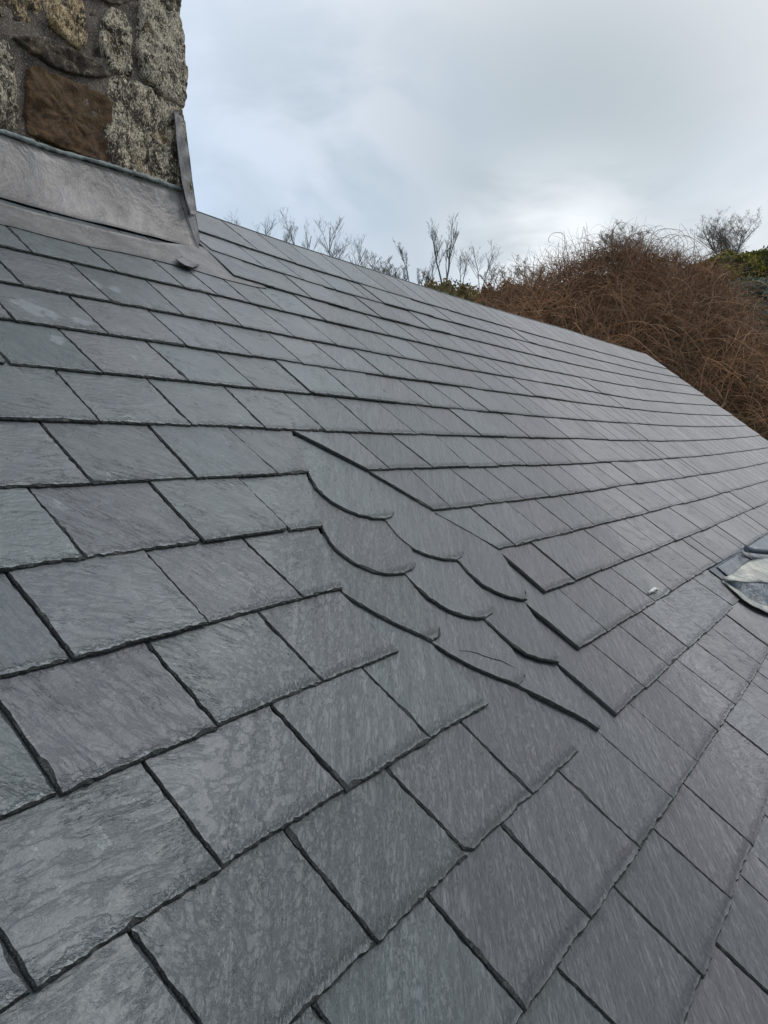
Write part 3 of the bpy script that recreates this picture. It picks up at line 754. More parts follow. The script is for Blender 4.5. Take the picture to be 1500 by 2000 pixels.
ST = [  # photo outlines
 ([(56,146),(72,140),(100,152),(150,172),(192,190),(203,203),(204,255),(204,308),(186,312),(130,290),(58,262),(52,215)], .022, .003, 1, (1, 1, 1, .5)),
 ([(216,166),(235,160),(285,178),(336,205),(346,222),(352,300),(359,376),(330,366),(270,345),(212,322),(207,260),(208,200)], .014, .016, 0, (*CREAM, .72)),
 ([(270,14),(300,2),(328,26),(341,42),(347,90),(353,140),(354,175),(350,205),(338,200),(296,178),(278,150),(266,110),(266,55)], .018, .024, 0, (*PALE, .88)),
 ([(196,42),(212,22),(232,30),(243,50),(250,110),(252,143),(238,146),(215,138),(200,110),(192,75)], .012, .018, 0, (*CREAM, .82)),
 ([(92,-8),(150,-10),(157,40),(160,78),(148,98),(125,80),(104,60),(86,36),(82,10)], .010, .014, 0, (*OCH, .8)),
 ([(28,78),(55,76),(90,82),(140,105),(192,132),(205,146),(180,152),(140,146),(108,136),(66,112)], .014, .016, 0, (.36, .30, .24, .42)),
 ([(-30,96),(6,88),(20,112),(25,170),(27,250),(10,248),(-30,236)], .010, .014, 0, (*PALE, .66)),
 ([(32,160),(42,162),(48,215),(54,258),(42,262),(34,225)], .004, .006, 0, (.50, .47, .37, 1.0)),
 ([(-40,-20),(80,-14),(78,20),(54,44),(20,40),(-40,26)], .008, .012, 0, (*OCH, .62)),
 ([(288,-22),(330,-34),(341,-8),(341,16),(332,32),(312,18),(296,2)], .020, .024, 0, (.42, .36, .27, .55)),
 ([(165,-12),(214,-20),(248,-18),(252,-2),(236,9),(216,10),(190,0)], .010, .014, 0, (.34, .28, .22, .4)),
 ([(166,20),(184,24),(188,70),(196,112),(178,108),(166,70)], .002, .005, 0, (.30, .25, .20, .40)),
]
for i, (pl, d0, bu, mi, col) in enumerate(ST):
    q = [fc(*p) for p in pl]
    right = max(p[0] for p in pl) > 330
    stone(q, d0, bu, mi, col, FP, back=.12 if right else .03, seed=i * 3.1 + 1)
def rubble(x0, x1, z0, z1, pf, seed, skip=None):
    random.seed(seed); z = z0
    while z < z1 - .06:
        hh = random.uniform(.13, .24); hh = min(hh, z1 - z); x = x0
        while x < x1 - .06:
            ww = min(random.uniform(.14, .36), x1 - x); g = .012
            if not (skip and skip(x, x + ww, z, z + hh)):
                jx = lambda: random.uniform(-.012, .012)
                q = [(x + g + jx(), z + g + jx()), (x + ww / 2, z + g + jx()), (x + ww - g + jx(), z + g + jx()), (x + ww - g + jx(), z + hh / 2),
                     (x + ww - g + jx(), z + hh - g + jx()), (x + ww / 2 + jx(), z + hh - g + jx()), (x + g + jx(), z + hh - g + jx()), (x + g + jx(), z + hh / 2)]
                stone(q, .01, random.uniform(.01, .02), 0, (*random.choice([CREAM, PALE, OCH]), random.uniform(.45, .85)), pf, seed=random.random() * 90)
            x += ww
        z += hh
zin = fc(200, -30)[1]; ain = fc(-40, 100)[0]
rubble(aL + .01, aR, zin, topz, FP, 3)
rubble(aL + .01, ain - .01, cZ - .05, zin, FP, 4)
def SP(a, z, d): return Vector((F0.x, F0.y, 0)) + D1 * (aR + d) - FN * a + UZ * z
rubble(.13, DEP, cZ, topz, SP, 5)
chimney = chim.build('chimney', [M_GRAN, M_RUST, M_MORT], cottage)
tag(chimney, 'rubble granite chimney stack with one rust-brown stone')
# capping slab and pot, above the frame
cap = MB()
box(cap, FP(aL - .05, topz + .001, .06), D1 * (aR - aL + .1), -FN * (DEP + .12), UZ * .09)
cap.build('chimney_cap', [M_MORT], chimney)
pot = MB()
pc = FP((aL + aR) / 2, topz + .09, -DEP / 2)
tube(pot, [pc, pc + UZ * .3, pc + UZ * .34, pc + UZ * .42], [.14, .12, .145, .14], 20)
pot.build('chimney_pot', [plain('terracotta', (.35, .13, .06), (.42, .18, .09), 9)], chimney)

# lead apron against the stone, with its mortar line
def sheet(name, rows, mat, parent, thick=.0022, wob=.0, nrmfn=None):
    """rows: list of equal-length lists of world points -> thin solid sheet"""
    mb = MB(); R = len(rows); Cn = len(rows[0])
    g = [[Vector(p) for p in r] for r in rows]
    nr = [[None] * Cn for _ in range(R)]
    for i in range(R):
        for j in range(Cn):
            a = g[i][min(j + 1, Cn - 1)] - g[i][max(j - 1, 0)]; c_ = g[min(i + 1, R - 1)][j] - g[max(i - 1, 0)][j]
            q = a.cross(c_); q = q.normalized() if q.length > 1e-12 else Vector((0, 0, 1))
            if q.dot(CP - g[i][j]) < 0: q = -q
            nr[i][j] = q
    for s_ in (0, 1):
        for i in range(R):
            for j in range(Cn):
                p = g[i][j]
                wv_ = mnoise.fractal(p * 6, 1, 2, 3) * wob
                mb.v.append(p + nr[i][j] * (wv_ - s_ * thick))
    o = R * Cn
    for i in range(R - 1):
        for j in range(Cn - 1):
            a = i * Cn + j
            mb.face([a, a + 1, a + Cn + 1, a + Cn], 0, None, (1, 1, 1, 1), True)
            mb.face([o + a + Cn, o + a + Cn + 1, o + a + 1, o + a], 0, None, (1, 1, 1, 1), True)
    ring = [j for j in range(Cn)] + [i * Cn + Cn - 1 for i in range(1, R)] + [(R - 1) * Cn + j for j in range(Cn - 2, -1, -1)] + [i * Cn for i in range(R - 2, 0, -1)]
    for a, b in zip(ring, ring[1:] + ring[:1]): mb.face([a, b, o + b, o + a])
    return mb.build(name, [mat], parent)
def lerp(a, b, t): return a + (b - a) * t
def sstep(x, a, b):
    t = max(0., min(1., (x - a) / (b - a))); return t * t * (3 - 2 * t)
def roof_hit(px, py, h):
    r = camdir(px, py); u, v = uv(px, py); p = P(u, v)
    # move along the ray until h above the sheet
    return P(u * (1 - h / SC), v * (1 - h / SC), h)
def ppoly(pts, t):       # polyline param by x
    xs = [p[0] for p in pts]; ys = [p[1] for p in pts]
    x = xs[0] + (xs[-1] - xs[0]) * t; return x, float(np.interp(x, xs, ys))
topl = [(-260,182),(0,262),(50,280),(100,298),(200,325),(300,357),(357,376)]
botl = [(-260,318),(0,384),(60,402),(200,437),(300,462),(391,486)]
rows = []
for i in range(15):
    t = i / 14; row = []
    for j in range(60):
        s_ = j / 59
        a = face_hit(*ppoly(topl, s_), .030); b = roof_hit(*ppoly(botl, s_), -.0055)
        p = a.lerp(b, t); 
        p += NN * (-.018 * math.sin(PI * min(1, t * 1.0)))        # dressed-in hollow
        row.append(p)
    rows.append(row)
sheet('apron_flashing', rows, M_LEAD, chimney, .003, .004)
# pointing between stone and lead
pt = MB(); pts = []; 
for j in range(70):
    x, y = ppoly([(-260,176),(0,256),(100,292),(200,319),(300,351),(357,372)], j / 69)
    pts.append(face_hit(x, y, .026) + Vector((0, 0, random.uniform(-.002, .002))))
tube(pt, pts, [.010 + random.uniform(-.002, .003) for _ in pts], 6)
M_PT = plain('pointing', (.13, .145, .14), (.26, .28, .27), 25)
pt.build('mortar_pointing', [M_PT], chimney)
# lead sheet lying on the slates below the apron
lowt = [(-260,330),(0,394),(60,412),(200,447),(300,472),(392,480),(404,486),(455,534),(520,560)]
lowb = [(-260,372),(0,437),(28,443),(100,463),(170,480),(250,495),(300,507),(380,527),(440,545),(500,560),(520,563)]
rows = []
for i in range(9):
    t = i / 8; row = []
    for j in range(90):
        s_ = j / 89
        x, yb = ppoly(lowb, s_); yt = float(np.interp(x, [p[0] for p in lowt], [p[1] for p in lowt]))
        y = lerp(yt, yb, t)
        u, v = uv(x, y); h = hrow(4, u, min(v, vl(3, max(u, 2.9)) + .05)) + .0035 + .004 * (1 - t) * (1 - sstep(u, 2.7, 3.0))
        row.append(roof_hit(x, y, h))
    rows.append(row)
sheet('lead_sheet', rows, M_LEAD2, chimney, .0025, .0012)
# folded torn tab
rows = []
for i in range(5):
    t = i / 4; row = []
    for (x, y) in ((342,504),(352,512),(362,518),(376,522)):
        row.append(roof_hit(x + 14 * t, y - 5 * t, .016 * math.sin(PI * (1 - t) * .6) + .002))
    rows.append(row)
sheet('lead_tab', rows, M_LEAD2, chimney, .002, .001)
# side flashing turned round the corner of the stack
lft = [(340,214),(342,235),(345,270),(350,310),(355,352),(362,385),(372,415)]
rgt = [(349,222),(361,234),(366,275),(371,310),(376,352),(382,390),(386,418)]
rows = []
for i in range(7):
    t = i / 6; row = []
    for j in range(26):
        yy = 215 + 203 * j / 25
        xa = float(np.interp(yy, [p[1] for p in lft], [p[0] for p in lft])); xb = float(np.interp(yy, [p[1] for p in rgt], [p[0] for p in rgt]))
        off = .062 - .045 * t + .006 * math.sin(j * 1.1 + t * 2)
        row.append(face_hit(lerp(xa, xb, t), yy, off))
    rows.append(row)
M_LEADK = lead_mat('lead_dark', (.07, .066, .066), (.13, .125, .125), (.20, .20, .21))
sheet('side_flashing', rows, M_LEADK, chimney, .003, .003)
rows = []
for i in range(4):
    t = i / 3; row = []
    for j in range(12):
        yy = 376 + 108 * j / 11
        xa = float(np.interp(yy, [376, 484], [346, 384])); xb = float(np.interp(yy, [376, 400, 420, 445, 484], [372, 378, 383, 387, 392]))
        row.append(face_hit(lerp(xa, xb, t), yy, .03 - .05 * t + .03 * j / 11))
    rows.append(row)
sheet('lead_soaker', rows, M_LEADK, chimney, .003, .002)

# ------------------------------------------------------------------ lead-covered light to the right
M_PATINA = lead_mat('lead_patina', (.12, .125, .115), (.31, .31, .26), (.16, .18, .20), .28)
M_STREAK = lead_mat('lead_streaked', (.018, .023, .027), (.065, .08, .09), (.17, .20, .22), .30)
canopy = MB()
def quad_sheet(name, A, B, C_, D_, mat, parent, k1=12, k2=12, wob=.002, th=.003):
    rows = []
    for i in range(k1 + 1):
        t = i / k1
        rows.append([A.lerp(B, j / k2).lerp(D_.lerp(C_, j / k2), t) for j in range(k2 + 1)])
    return sheet(name, rows, mat, parent, th, wob)
def rh(px, py, h): return roof_hit(px, py, h)
# apron under the slates
quad_sheet('lead_gutter', rh(1385,1112,-.004), rh(1530,1022,-.004), rh(1530,1075,-.006), rh(1411,1132,-.006), M_LEADB, cottage, 10, 24, .004)
quad_sheet('lead_lap', rh(1400,1106,.004), rh(1462,1068,.004), rh(1466,1092,.006), rh(1425,1126,.004), M_LEADB, cottage, 8, 12, .003)
# curved flange, top and streaked upstand of the canopy
can_top = [(1412,1129),(1427,1124),(1440,1112),(1465,1095),(1500,1088),(1550,1088),(1590,1108)]
can_mid = [(1412,1131),(1428,1135),(1450,1136),(1475,1137),(1500,1138),(1550,1139),(1592,1140)]
can_low = [(1413,1132),(1436,1150),(1455,1163),(1475,1175),(1500,1186),(1550,1192),(1594,1172)]
can_edge = [(1411,1133),(1432,1154),(1450,1171),(1475,1187),(1500,1198),(1550,1206),(1598,1186)]
def band(name, A, B, ha, hb, mat, k=10):
    rows = []
    for i in range(k + 1):
        t = i / k; row = []
        for j in range(31):
            s_ = j / 30; sa = s_ ** 1.6
            xa, ya = ppoly(A, sa); xb, yb = ppoly(B, sa)
            g_ = min(1, s_ * 1.5, (1 - s_) * 5)
            row.append(rh(lerp(xa, xb, t), lerp(ya, yb, t), .006 + g_ * lerp(ha, hb, t)))
        rows.append(row)
    return sheet(name, rows, mat, canopy_o, .003, .009)
canopy_o = bpy.data.objects.new('lead_canopy', None); COL.objects.link(canopy_o); canopy_o.parent = cottage
canopy_o.location = rh(1500, 1130, 0) - HOME
canopy_o['label'] = 'small curved lead-covered canopy with yellowish patina set into the slates'
band('canopy_top', can_top, can_mid, .075, .070, M_PATINA)
band('canopy_upstand', can_mid, can_low, .070, .014, M_STREAK)
band('canopy_flange', can_low, can_edge, .014, .010, M_PATINA)
rl = MB(); a = rh(1458,1073,.045); b_ = rh(1500,1077,.05); c_ = rh(1600,1088,.05)
tube(rl, [a, a.lerp(b_, .5), b_, c_], [.017, .02, .02, .02], 14, cap=True)
rl.build('lead_roll', [M_LEADB], canopy_o)
rl = MB(); q = [rh(1449,1079,.03), rh(1455,1084,.038), rh(1462,1089,.038), rh(1471,1095,.03)]
tube(rl, q, [.006, .008, .008, .006], 8, cap=True); rl.build('lead_clip', [M_LEAD2], canopy_o)

# small bright clip lying on a slate
clip = MB()
q = [rh(1266,1158,.004), rh(1272,1155,.012), rh(1278,1150,.016), rh(1283,1152,.010), rh(1281,1157,.004)]
tube(clip, q, [.0045, .006, .008, .007, .004], 8, cap=True)
clip.build('slate_clip', [plain('pale_metal', (.5, .47, .42), (.7, .68, .64), 60)], cottage)['label'] = 'tiny pale metal clip on a slate'

# ------------------------------------------------------------------ ground and hill
CU = at_depth(1250, 520, 17.5)
def sstep(x, a, b):
    t = max(0., min(1., (x - a) / (b - a))); return t * t * (3 - 2 * t)
def hill(x, y):
    # rises behind the cottage; a lower shoulder to the right
    z = 9.2 * sstep(y, 12.5, 22) + 1.4 * sstep(y, 22, 30)
    z *= .80 + .20 * sstep(x, -16, -8)
    z -= 1.2 * sstep(x, 9, 18) * sstep(y, 12, 18)
    z += .35 * mnoise.noise(Vector((x * .12, y * .12, 0))) * sstep(y, 14, 20)
    return z
g = MB(); NX, NY = 110, 130
xs = [math.copysign(abs(i / (NX / 2) - 1) ** 1.8 * 260, i - NX / 2) for i in range(NX + 1)]
ys = [-120 + 120 * (i / 30) for i in range(30)] + [0 + 60 * (i / 80) for i in range(80)] + [60 + 440 * (i / 20) ** 1.5 for i in range(21)]
for y in ys:
    for x in xs: g.v.append((x, y, hill(x, y)))
ny = len(ys)
for j in range(ny - 1):
    for i in range(NX):
        q = j * (NX + 1) + i
        g.face([q, q + 1, q + NX + 2, q + NX + 1], 0, None, (1, 1, 1, 1), True)
tag(g.build('hillside', [M_GRASS]), 'grassy ground rising behind the cottage', kind='structure')

# ------------------------------------------------------------------ vegetation
def leaf_mat(name, ca, cb, rough=.7):
    m, nt = new_mat(name); n = N(nt)
    at = n.n('ShaderNodeAttribute', attribute_name='tint')
    sp = n.n('ShaderNodeSeparateColor'); nt.links.new(at.outputs['Color'], sp.inputs[0])
    col = n.mix(sp.outputs[0], C4(*ca), C4(*cb))
    if name == 'bramble_cane': col = n.mix(n.math('MULTIPLY', sp.outputs[1], .4), col, C4(.19, .14, .07))
    n.bsdf(col, rough, spec=.25); return m
M_CANE = leaf_mat('bramble_cane', (.10, .052, .030), (.60, .32, .17))
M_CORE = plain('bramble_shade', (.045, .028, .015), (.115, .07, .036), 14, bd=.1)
M_BARK = leaf_mat('bare_bark', (.10, .11, .105), (.21, .225, .22))
M_TWIG = leaf_mat('bare_twigs', (.10, .085, .07), (.20, .175, .15))

# bramble silhouette: photo x -> y of the dense top
BX = [640, 800, 860, 900, 930, 960, 1000, 1040, 1080, 1120, 1160, 1200, 1240, 1290, 1340, 1380, 1400, 1430, 1460, 1500, 1560, 1640, 1800, 2100]
BY = [740, 700, 670, 650, 625, 600, 576, 562, 546, 530, 518, 508, 508, 514, 524, 542, 566, 604, 645, 690, 745, 800, 880, 960]
YR = 16.5
bxw = [at_depth(x, y, YR).x for x, y in zip(BX, BY)]; bzw = [at_depth(x, y, YR).z for x, y in zip(BX, BY)]
def btop(X): return float(np.interp(X, bxw, bzw))
def bsurf(X, s_):
    """s_ 0 at the foot towards the cottage, 1 at the crest, 1.6 behind"""
    zt = btop(X); Y0 = 12.9 + .25 * math.sin(X * 1.3) + max(0, X - 6) * .1; foot = hill(X, Y0) - .1
    if s_ <= 1:
        a = s_ * PI / 2
        Y = Y0 + (YR - Y0) * (1 - math.cos(a)) ** .8; Z = foot + (zt - foot) * math.sin(a) ** .9
    else:
        Y = YR + (s_ - 1) * 5; Z = zt - (s_ - 1) ** 1.5 * 2.0
    l = mnoise.fractal(Vector((X * .8, s_ * 2.2, 3)), 1, 2, 4)
    return Vector((X, Y - l * .35, Z + l * .28 * (1 if s_ < .9 else .4)))
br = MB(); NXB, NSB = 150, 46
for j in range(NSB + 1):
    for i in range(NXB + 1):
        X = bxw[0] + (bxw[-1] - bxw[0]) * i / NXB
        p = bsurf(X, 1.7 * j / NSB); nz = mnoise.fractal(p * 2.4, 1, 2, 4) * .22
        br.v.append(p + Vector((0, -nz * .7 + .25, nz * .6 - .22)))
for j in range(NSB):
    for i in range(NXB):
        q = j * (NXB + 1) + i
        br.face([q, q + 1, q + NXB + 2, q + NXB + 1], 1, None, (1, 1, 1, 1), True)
random.seed(11)
def cane(p, d, L, r0, curl, tone, seg=9, droop=1.0):
    pts = [p.copy()]; d = d.normalized(); st = L / seg
    side = Vector((random.gauss(0, 1), random.gauss(0, 1), random.gauss(0, .6))).normalized()
    for i in range(seg):
        d = (d + Vector((0, 0, -1)) * droop * st * (1.0 + i * .12) + side * curl * st + Vector((random.gauss(0, .11), random.gauss(0, .11), random.gauss(0, .11)))).normalized()
        pts.append(pts[-1] + d * st)
    tube(br, pts, [r0 * (1 - .65 * i / seg) for i in range(seg + 1)], 3, 0, (tone, random.random() ** 2, 0, 1))
X0, X1 = at_depth(820, 560, YR).x, at_depth(1640, 700, YR).x
NC = 14000
for _ in range(NC):
    X = random.uniform(X0, X1); s_ = random.random() ** .85 * 1.12
    p = bsurf(X, s_)
    nrm = Vector((0, -math.cos(min(1, s_) * PI / 2) - .1, math.sin(min(1, s_) * PI / 2) + .1)).normalized()
    d = nrm * random.uniform(.1, .9) + Vector((random.gauss(0, .8), random.gauss(0, .45), random.gauss(.25, .6)))
    L = random.uniform(.5, 1.7)
    p -= nrm * random.uniform(.0, .30)
    tone = random.random() ** 1.3 * (.95 if s_ < .9 else .45) * min(1.2, max(.15, .75 + 1.1 * mnoise.noise(p * .9)))  # position noise paints shaded hollows and lit clumps into the cane colour
    cane(p, d, L * (1 if s_ < .75 else .6), random.choice([random.uniform(.0025, .006), random.uniform(.0025, .006), random.uniform(.005, .0095)]), random.gauss(0, 1.1), tone, 8, random.uniform(.3, 1.2))
# airy arching canes on the crest
for _ in range(900):
    px = random.choice([random.gauss(1210, 85), random.uniform(960, 1400), random.gauss(1250, 60)])
    if px > 1400: continue
    X = at_depth(px, 500, YR).x; p = bsurf(X, random.uniform(.8, 1.1))
    amp = math.exp(-((px - 1230) / 120) ** 2)
    L = random.uniform(.35, .8) + .75 * amp * random.random()
    d = Vector((random.gauss(0, .6), random.gauss(0, .3), .8))
    cane(p, d, L, random.uniform(.003, .0065), random.gauss(0, .8), random.random() * .35, 10, random.uniform(1.2, 3.0))
def arch(px0, py0, pts_px, r=.006, Y=YR - .3, tone=.2):
    pts = [at_depth(x, y, Y) for x, y in pts_px]
    out = []
    for i in range(len(pts) - 1):                  # Catmull-Rom through the points
        a, b, c, d = pts[max(0, i - 1)], pts[i], pts[i + 1], pts[min(len(pts) - 1, i + 2)]
        for k in range(5):
            t = k / 5
            out.append(.5 * ((2 * b) + (c - a) * t + (2 * a - 5 * b + 4 * c - d) * t * t + (3 * b - a - 3 * c + d) * t ** 3))
    out.append(pts[-1])
    tube(br, out, [r * (1 - .5 * i / len(out)) for i in range(len(out))], 4, 0, (tone, 0, 0, 1))
arch(0, 0, [(1112,508),(1104,480),(1102,462),(1096,455),(1082,455),(1072,464),(1072,473),(1076,473)])
arch(0, 0, [(1150,500),(1146,470),(1141,445),(1139,447),(1136,470)], .005)
arch(0, 0, [(1195,500),(1196,460),(1203,440),(1215,434),(1226,442),(1232,462)])
arch(0, 0, [(1275,500),(1272,465),(1285,450),(1305,447),(1328,450),(1338,462),(1344,478)])
arch(0, 0, [(1280,505),(1286,478),(1300,462),(1320,458),(1334,472),(1336,500)])
arch(0, 0, [(1290,500),(1310,466),(1340,460),(1372,478),(1392,500)])
arch(0, 0, [(1180,505),(1215,470),(1260,452),(1290,470),(1306,500)])
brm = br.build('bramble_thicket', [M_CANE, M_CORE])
tag(brm, 'dense thicket of bare red-brown bramble canes on the bank behind the roof', 'brambles', kind='stuff')

# hedges of tiny leaf faces
def leafy(name, label, cat, ells, mats, nleaf, size, seed, parent=None):
    """ells: (centre, rx, ry, rz)"""
    random.seed(seed); mb = MB(); org = Vector(ells[0][0]); org.z = hill(org.x, org.y)
    for (c_, rx, ry, rz) in ells:
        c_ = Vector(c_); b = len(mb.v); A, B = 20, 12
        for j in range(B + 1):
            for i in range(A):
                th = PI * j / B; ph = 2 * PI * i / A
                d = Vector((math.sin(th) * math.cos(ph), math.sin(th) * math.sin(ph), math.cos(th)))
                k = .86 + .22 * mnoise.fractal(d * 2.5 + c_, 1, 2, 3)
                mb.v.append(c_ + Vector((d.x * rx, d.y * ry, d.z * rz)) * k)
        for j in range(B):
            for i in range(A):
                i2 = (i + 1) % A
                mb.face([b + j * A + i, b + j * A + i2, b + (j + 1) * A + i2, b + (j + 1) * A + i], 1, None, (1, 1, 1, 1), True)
        for _ in range(int(nleaf)):
            z = random.uniform(-.5, 1); ph = random.uniform(0, 2 * PI); q = math.sqrt(max(0, 1 - z * z))
            d = Vector((q * math.cos(ph), q * math.sin(ph), z))
            if d.y > .6: continue
            k = .86 + .22 * mnoise.fractal(d * 2.5 + c_, 1, 2, 3) + random.gauss(.03, .035)
            k += .10 * max(0, mnoise.noise(d * 7 + c_))
            p = c_ + Vector((d.x * rx, d.y * ry, d.z * rz)) * k
            s_ = size * random.uniform(.5, 1.5)
            a = Vector((random.gauss(0, 1), random.gauss(0, 1), random.gauss(0, 1))).normalized(); e = a.cross(Vector((random.random(), random.random(), random.random()))).normalized()
            t = min(1, max(0, .4 + .9 * mnoise.noise(p * 1.3) + random.gauss(0, .22)))
            b = len(mb.v); mb.v += [p - a * s_, p + e * s_ * .45, p + a * s_, p - e * s_ * .45]
            mb.face([b, b + 1, b + 2, b + 3], 0, None, (t, 0, 0, 1))
    o = mb.build(name, mats, None, origin=org); return tag(o, label, cat)
M_GORSE = leaf_mat('gorse_leaf', (.055, .062, .016), (.33, .29, .05))
M_OLIVE = leaf_mat('olive_leaf', (.11, .085, .03), (.36, .27, .10))
M_GREYG = leaf_mat('grey_green_leaf', (.075, .095, .075), (.21, .25, .20))
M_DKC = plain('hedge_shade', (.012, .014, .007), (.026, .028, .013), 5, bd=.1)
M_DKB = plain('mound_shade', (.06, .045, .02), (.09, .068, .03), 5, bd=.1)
def E(px, py, Y, rx, ry, rz):        # px,py = top centre of the ellipsoid
    p = at_depth(px, py, Y); return (Vector((p.x, p.y, p.z - rz)), rx, ry, rz)
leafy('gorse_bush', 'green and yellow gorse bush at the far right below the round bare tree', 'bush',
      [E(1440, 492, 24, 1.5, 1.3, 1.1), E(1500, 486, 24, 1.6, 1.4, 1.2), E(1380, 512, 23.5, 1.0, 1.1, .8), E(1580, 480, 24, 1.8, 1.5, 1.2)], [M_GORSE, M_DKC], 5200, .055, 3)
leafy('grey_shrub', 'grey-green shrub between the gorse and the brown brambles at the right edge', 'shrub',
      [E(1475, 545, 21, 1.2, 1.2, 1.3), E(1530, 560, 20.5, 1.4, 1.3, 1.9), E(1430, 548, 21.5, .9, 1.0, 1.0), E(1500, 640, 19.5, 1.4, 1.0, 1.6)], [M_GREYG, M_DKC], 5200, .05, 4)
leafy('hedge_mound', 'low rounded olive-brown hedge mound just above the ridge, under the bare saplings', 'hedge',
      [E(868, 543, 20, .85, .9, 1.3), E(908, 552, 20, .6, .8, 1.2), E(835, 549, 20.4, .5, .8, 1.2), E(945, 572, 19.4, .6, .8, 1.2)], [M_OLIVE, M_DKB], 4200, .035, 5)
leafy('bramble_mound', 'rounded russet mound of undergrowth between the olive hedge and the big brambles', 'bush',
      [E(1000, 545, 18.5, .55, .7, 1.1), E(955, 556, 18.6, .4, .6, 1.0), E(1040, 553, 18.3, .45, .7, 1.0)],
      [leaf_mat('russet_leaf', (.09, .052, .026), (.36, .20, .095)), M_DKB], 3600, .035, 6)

# bare trees
def bare_tree(name, label, px, pybase, pytop, Y, seed, spread=.46, stems=1, levels=4, twig=1.0, r0=None, group=None, bushy=False, cat='tree', lean=0.0, tone=None):
    random.seed(seed)
    base = at_depth(px, pybase, Y); topz_ = at_depth(px, pytop, Y).z; Hh = topz_ - base.z
    gz = hill(base.x, base.y); foot = Vector((base.x, base.y, min(gz, base.z) - .15))
    root = empty(name, foot, label, cat, group)
    tr = MB(); cr = MB(); r0 = r0 or Hh * .0105
    def grow(p, d, L, r, lv, mb):
        seg = 5 if lv < 2 else 3; pts = [p.copy()]; st = L / seg
        for i in range(seg):
            d = (d + Vector((random.gauss(0, .12), random.gauss(0, .12), random.gauss(.05, .07)))).normalized()
            pts.append(pts[-1] + d * st)
        tube(mb, pts, [r * (1 - .55 * i / seg) for i in range(seg + 1)], 6 if lv == 0 else (4 if lv == 1 else 3), 0, (tone if tone is not None else random.random(), 0, 0, 1))
        if lv >= levels or L < .05: return
        nb = {0: 7, 1: 5, 2: 4, 3: 3, 4: 3}[min(lv, 4)]; nb = max(2, int(nb * twig))
        for i in range(nb):
            t = random.uniform(.12 if lv == 0 else .15, 1.0); k = min(seg - 1, int(t * seg)); q = pts[k].lerp(pts[k + 1], t * seg - k)
            a = random.uniform(0, 2 * PI); sd_ = Vector((math.cos(a), math.sin(a), 0))
            nd = (d * (1 - spread) + sd_ * spread * random.uniform(.7, 1.4) + Vector((0, 0, .25))).normalized()
            grow(q, nd, L * random.uniform(.34, .62) * (1.15 - .35 * t), max(.0024, r * (1 - .5 * t) * .58), lv + 1, cr)
    vis = base.z - foot.z
    for s_ in range(stems):
        off = Vector(((s_ - (stems - 1) / 2) * .06, 0, 0))
        p1 = base + off
        tube(tr, [foot + off * .5, foot.lerp(p1, .5) + Vector((.01, 0, 0)), p1], [r0 * 1.25, r0 * 1.1, r0], 6, 0, (.4, 0, 0, 1))
        a = ((s_ + .5) / stems - .5) * 2 * (.75 if bushy else .28) * (stems > 1) + lean
        grow(p1, Vector((a, random.uniform(-.1, .1), 1)).normalized(), Hh * (random.uniform(.66, .74) if not bushy else random.uniform(.55, .68)), r0, 0, tr)
    tr.build('trunk', [M_BARK], root); cr.build('crown', [M_TWIG if bushy else M_BARK], root)
    return root
GS = 'bare saplings standing along the skyline behind the roof'
bare_tree('bare_tree', 'small leafless sapling nearest the chimney, only its thin tips above the ridge', 470, 520, 402, 26, 31, group=GS, levels=3)
bare_tree('bare_tree', 'thin twiggy sapling second along the ridge from the chimney', 522, 530, 405, 26, 32, group=GS, levels=3)
bare_tree('bare_tree', 'leafless sapling with a tall straight leader, left of the tall pair behind the ridge', 585, 545, 408, 25, 33, group=GS, levels=4)
bare_tree('bare_tree', 'tall slender bare tree behind the ridge with forked tips, taller than its neighbours', 640, 560, 398, 25, 34, group=GS, levels=4)
bare_tree('bare_tree', 'lower bare tree leaning right between the tall sapling and the brown bush', 688, 560, 445, 25, 35, group=GS, levels=3, lean=.15)
bare_tree('bare_tree', 'slim bare sapling with upright twigs between the two nearest the chimney', 497, 525, 412, 27, 51, group=GS, levels=3)
bare_tree('bare_tree', 'faint far sapling between the second and the tall straight one', 556, 540, 424, 29, 52, group=GS, levels=3)
bare_tree('bare_tree', 'thin bare sapling close left of the tall slender tree', 612, 550, 425, 27, 53, group=GS, levels=3)
bare_tree('bare_tree', 'low twiggy sapling close right of the tall slender tree', 664, 560, 440, 26, 54, group=GS, levels=4, spread=.5)
bare_tree('bare_tree', 'short leafless sapling just left of the round brown bush', 708, 560, 466, 27, 55, group=GS, levels=3)
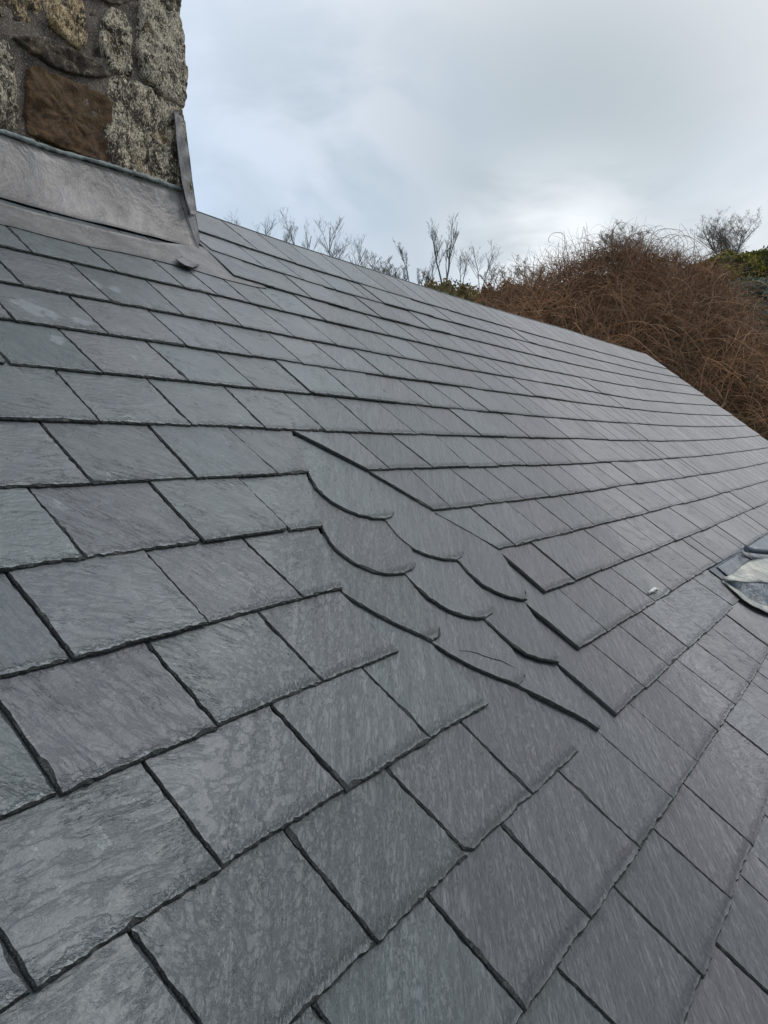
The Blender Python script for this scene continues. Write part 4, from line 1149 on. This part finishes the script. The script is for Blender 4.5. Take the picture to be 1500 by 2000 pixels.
bare_tree('bare_tree', 'thin sapling between the brown bush and the olive hedge', 764, 560, 484, 25, 56, group=GS, levels=3)
bare_tree('bare_bush', 'round brown-twigged bare bush poking up just over the ridge', 730, 560, 484, 24, 36, spread=.55, levels=4, bushy=True, cat='bush', stems=3)
for px_, pb_, pt_, sd_, lb_ in ((752, 562, 500, 61, 'low fine-twigged scrub just right of the round brown bush'), (778, 565, 508, 62, 'low bare scrub just left of the dark-based tree'),
    (826, 562, 508, 63, 'low bare scrub on the left shoulder of the olive hedge'), (962, 566, 508, 64, 'bare scrub rising between the olive hedge and the russet mound'), (1042, 566, 506, 65, 'bare scrub where the russet mound meets the big brambles')):
    bare_tree('bare_shrub', lb_, px_, pb_, pt_, 23.5, sd_, spread=.55, levels=4, bushy=True, cat='shrub', stems=4, r0=.016, group='bare scrub along the skyline')
bare_tree('bare_tree', 'bare tree with a dark base at the left end of the olive hedge', 799, 552, 458, 23, 37, group=GS, levels=4, spread=.3)
bare_tree('bare_tree', 'tallest pale bare tree with two forked stems rising from the olive hedge', 866, 565, 430, 22, 38, group=GS, levels=4, stems=2, spread=.3, r0=.028)
bare_tree('bare_tree', 'short leafless sapling just left of the two-stemmed tree', 845, 552, 478, 22, 39, group=GS, levels=3)
bare_tree('bare_tree', 'small forked sapling just right of the two-stemmed tree', 902, 555, 478, 22, 40, group=GS, levels=3, stems=2)
bare_tree('bare_tree', 'thin upright sapling at the right end of the olive hedge', 938, 568, 462, 22, 41, group=GS, levels=3, stems=2)
bare_tree('bare_shrub', 'dense fine-twigged bare shrub above the russet mound', 1000, 560, 490, 19.5, 42, spread=.6, levels=4, bushy=True, cat='shrub', stems=3)
bare_tree('bare_tree', 'fine-twigged bare tree rising behind the highest bramble canes', 1215, 525, 424, 19, 43, spread=.6, levels=4, bushy=True, stems=6, twig=1.3)
bare_tree('bare_tree', 'round-crowned bare tree on the skyline above the gorse', 1420, 530, 396, 34, 44, spread=.6, levels=5, bushy=True, stems=6, twig=1.3, r0=.035)
bpy.context.view_layer.update()
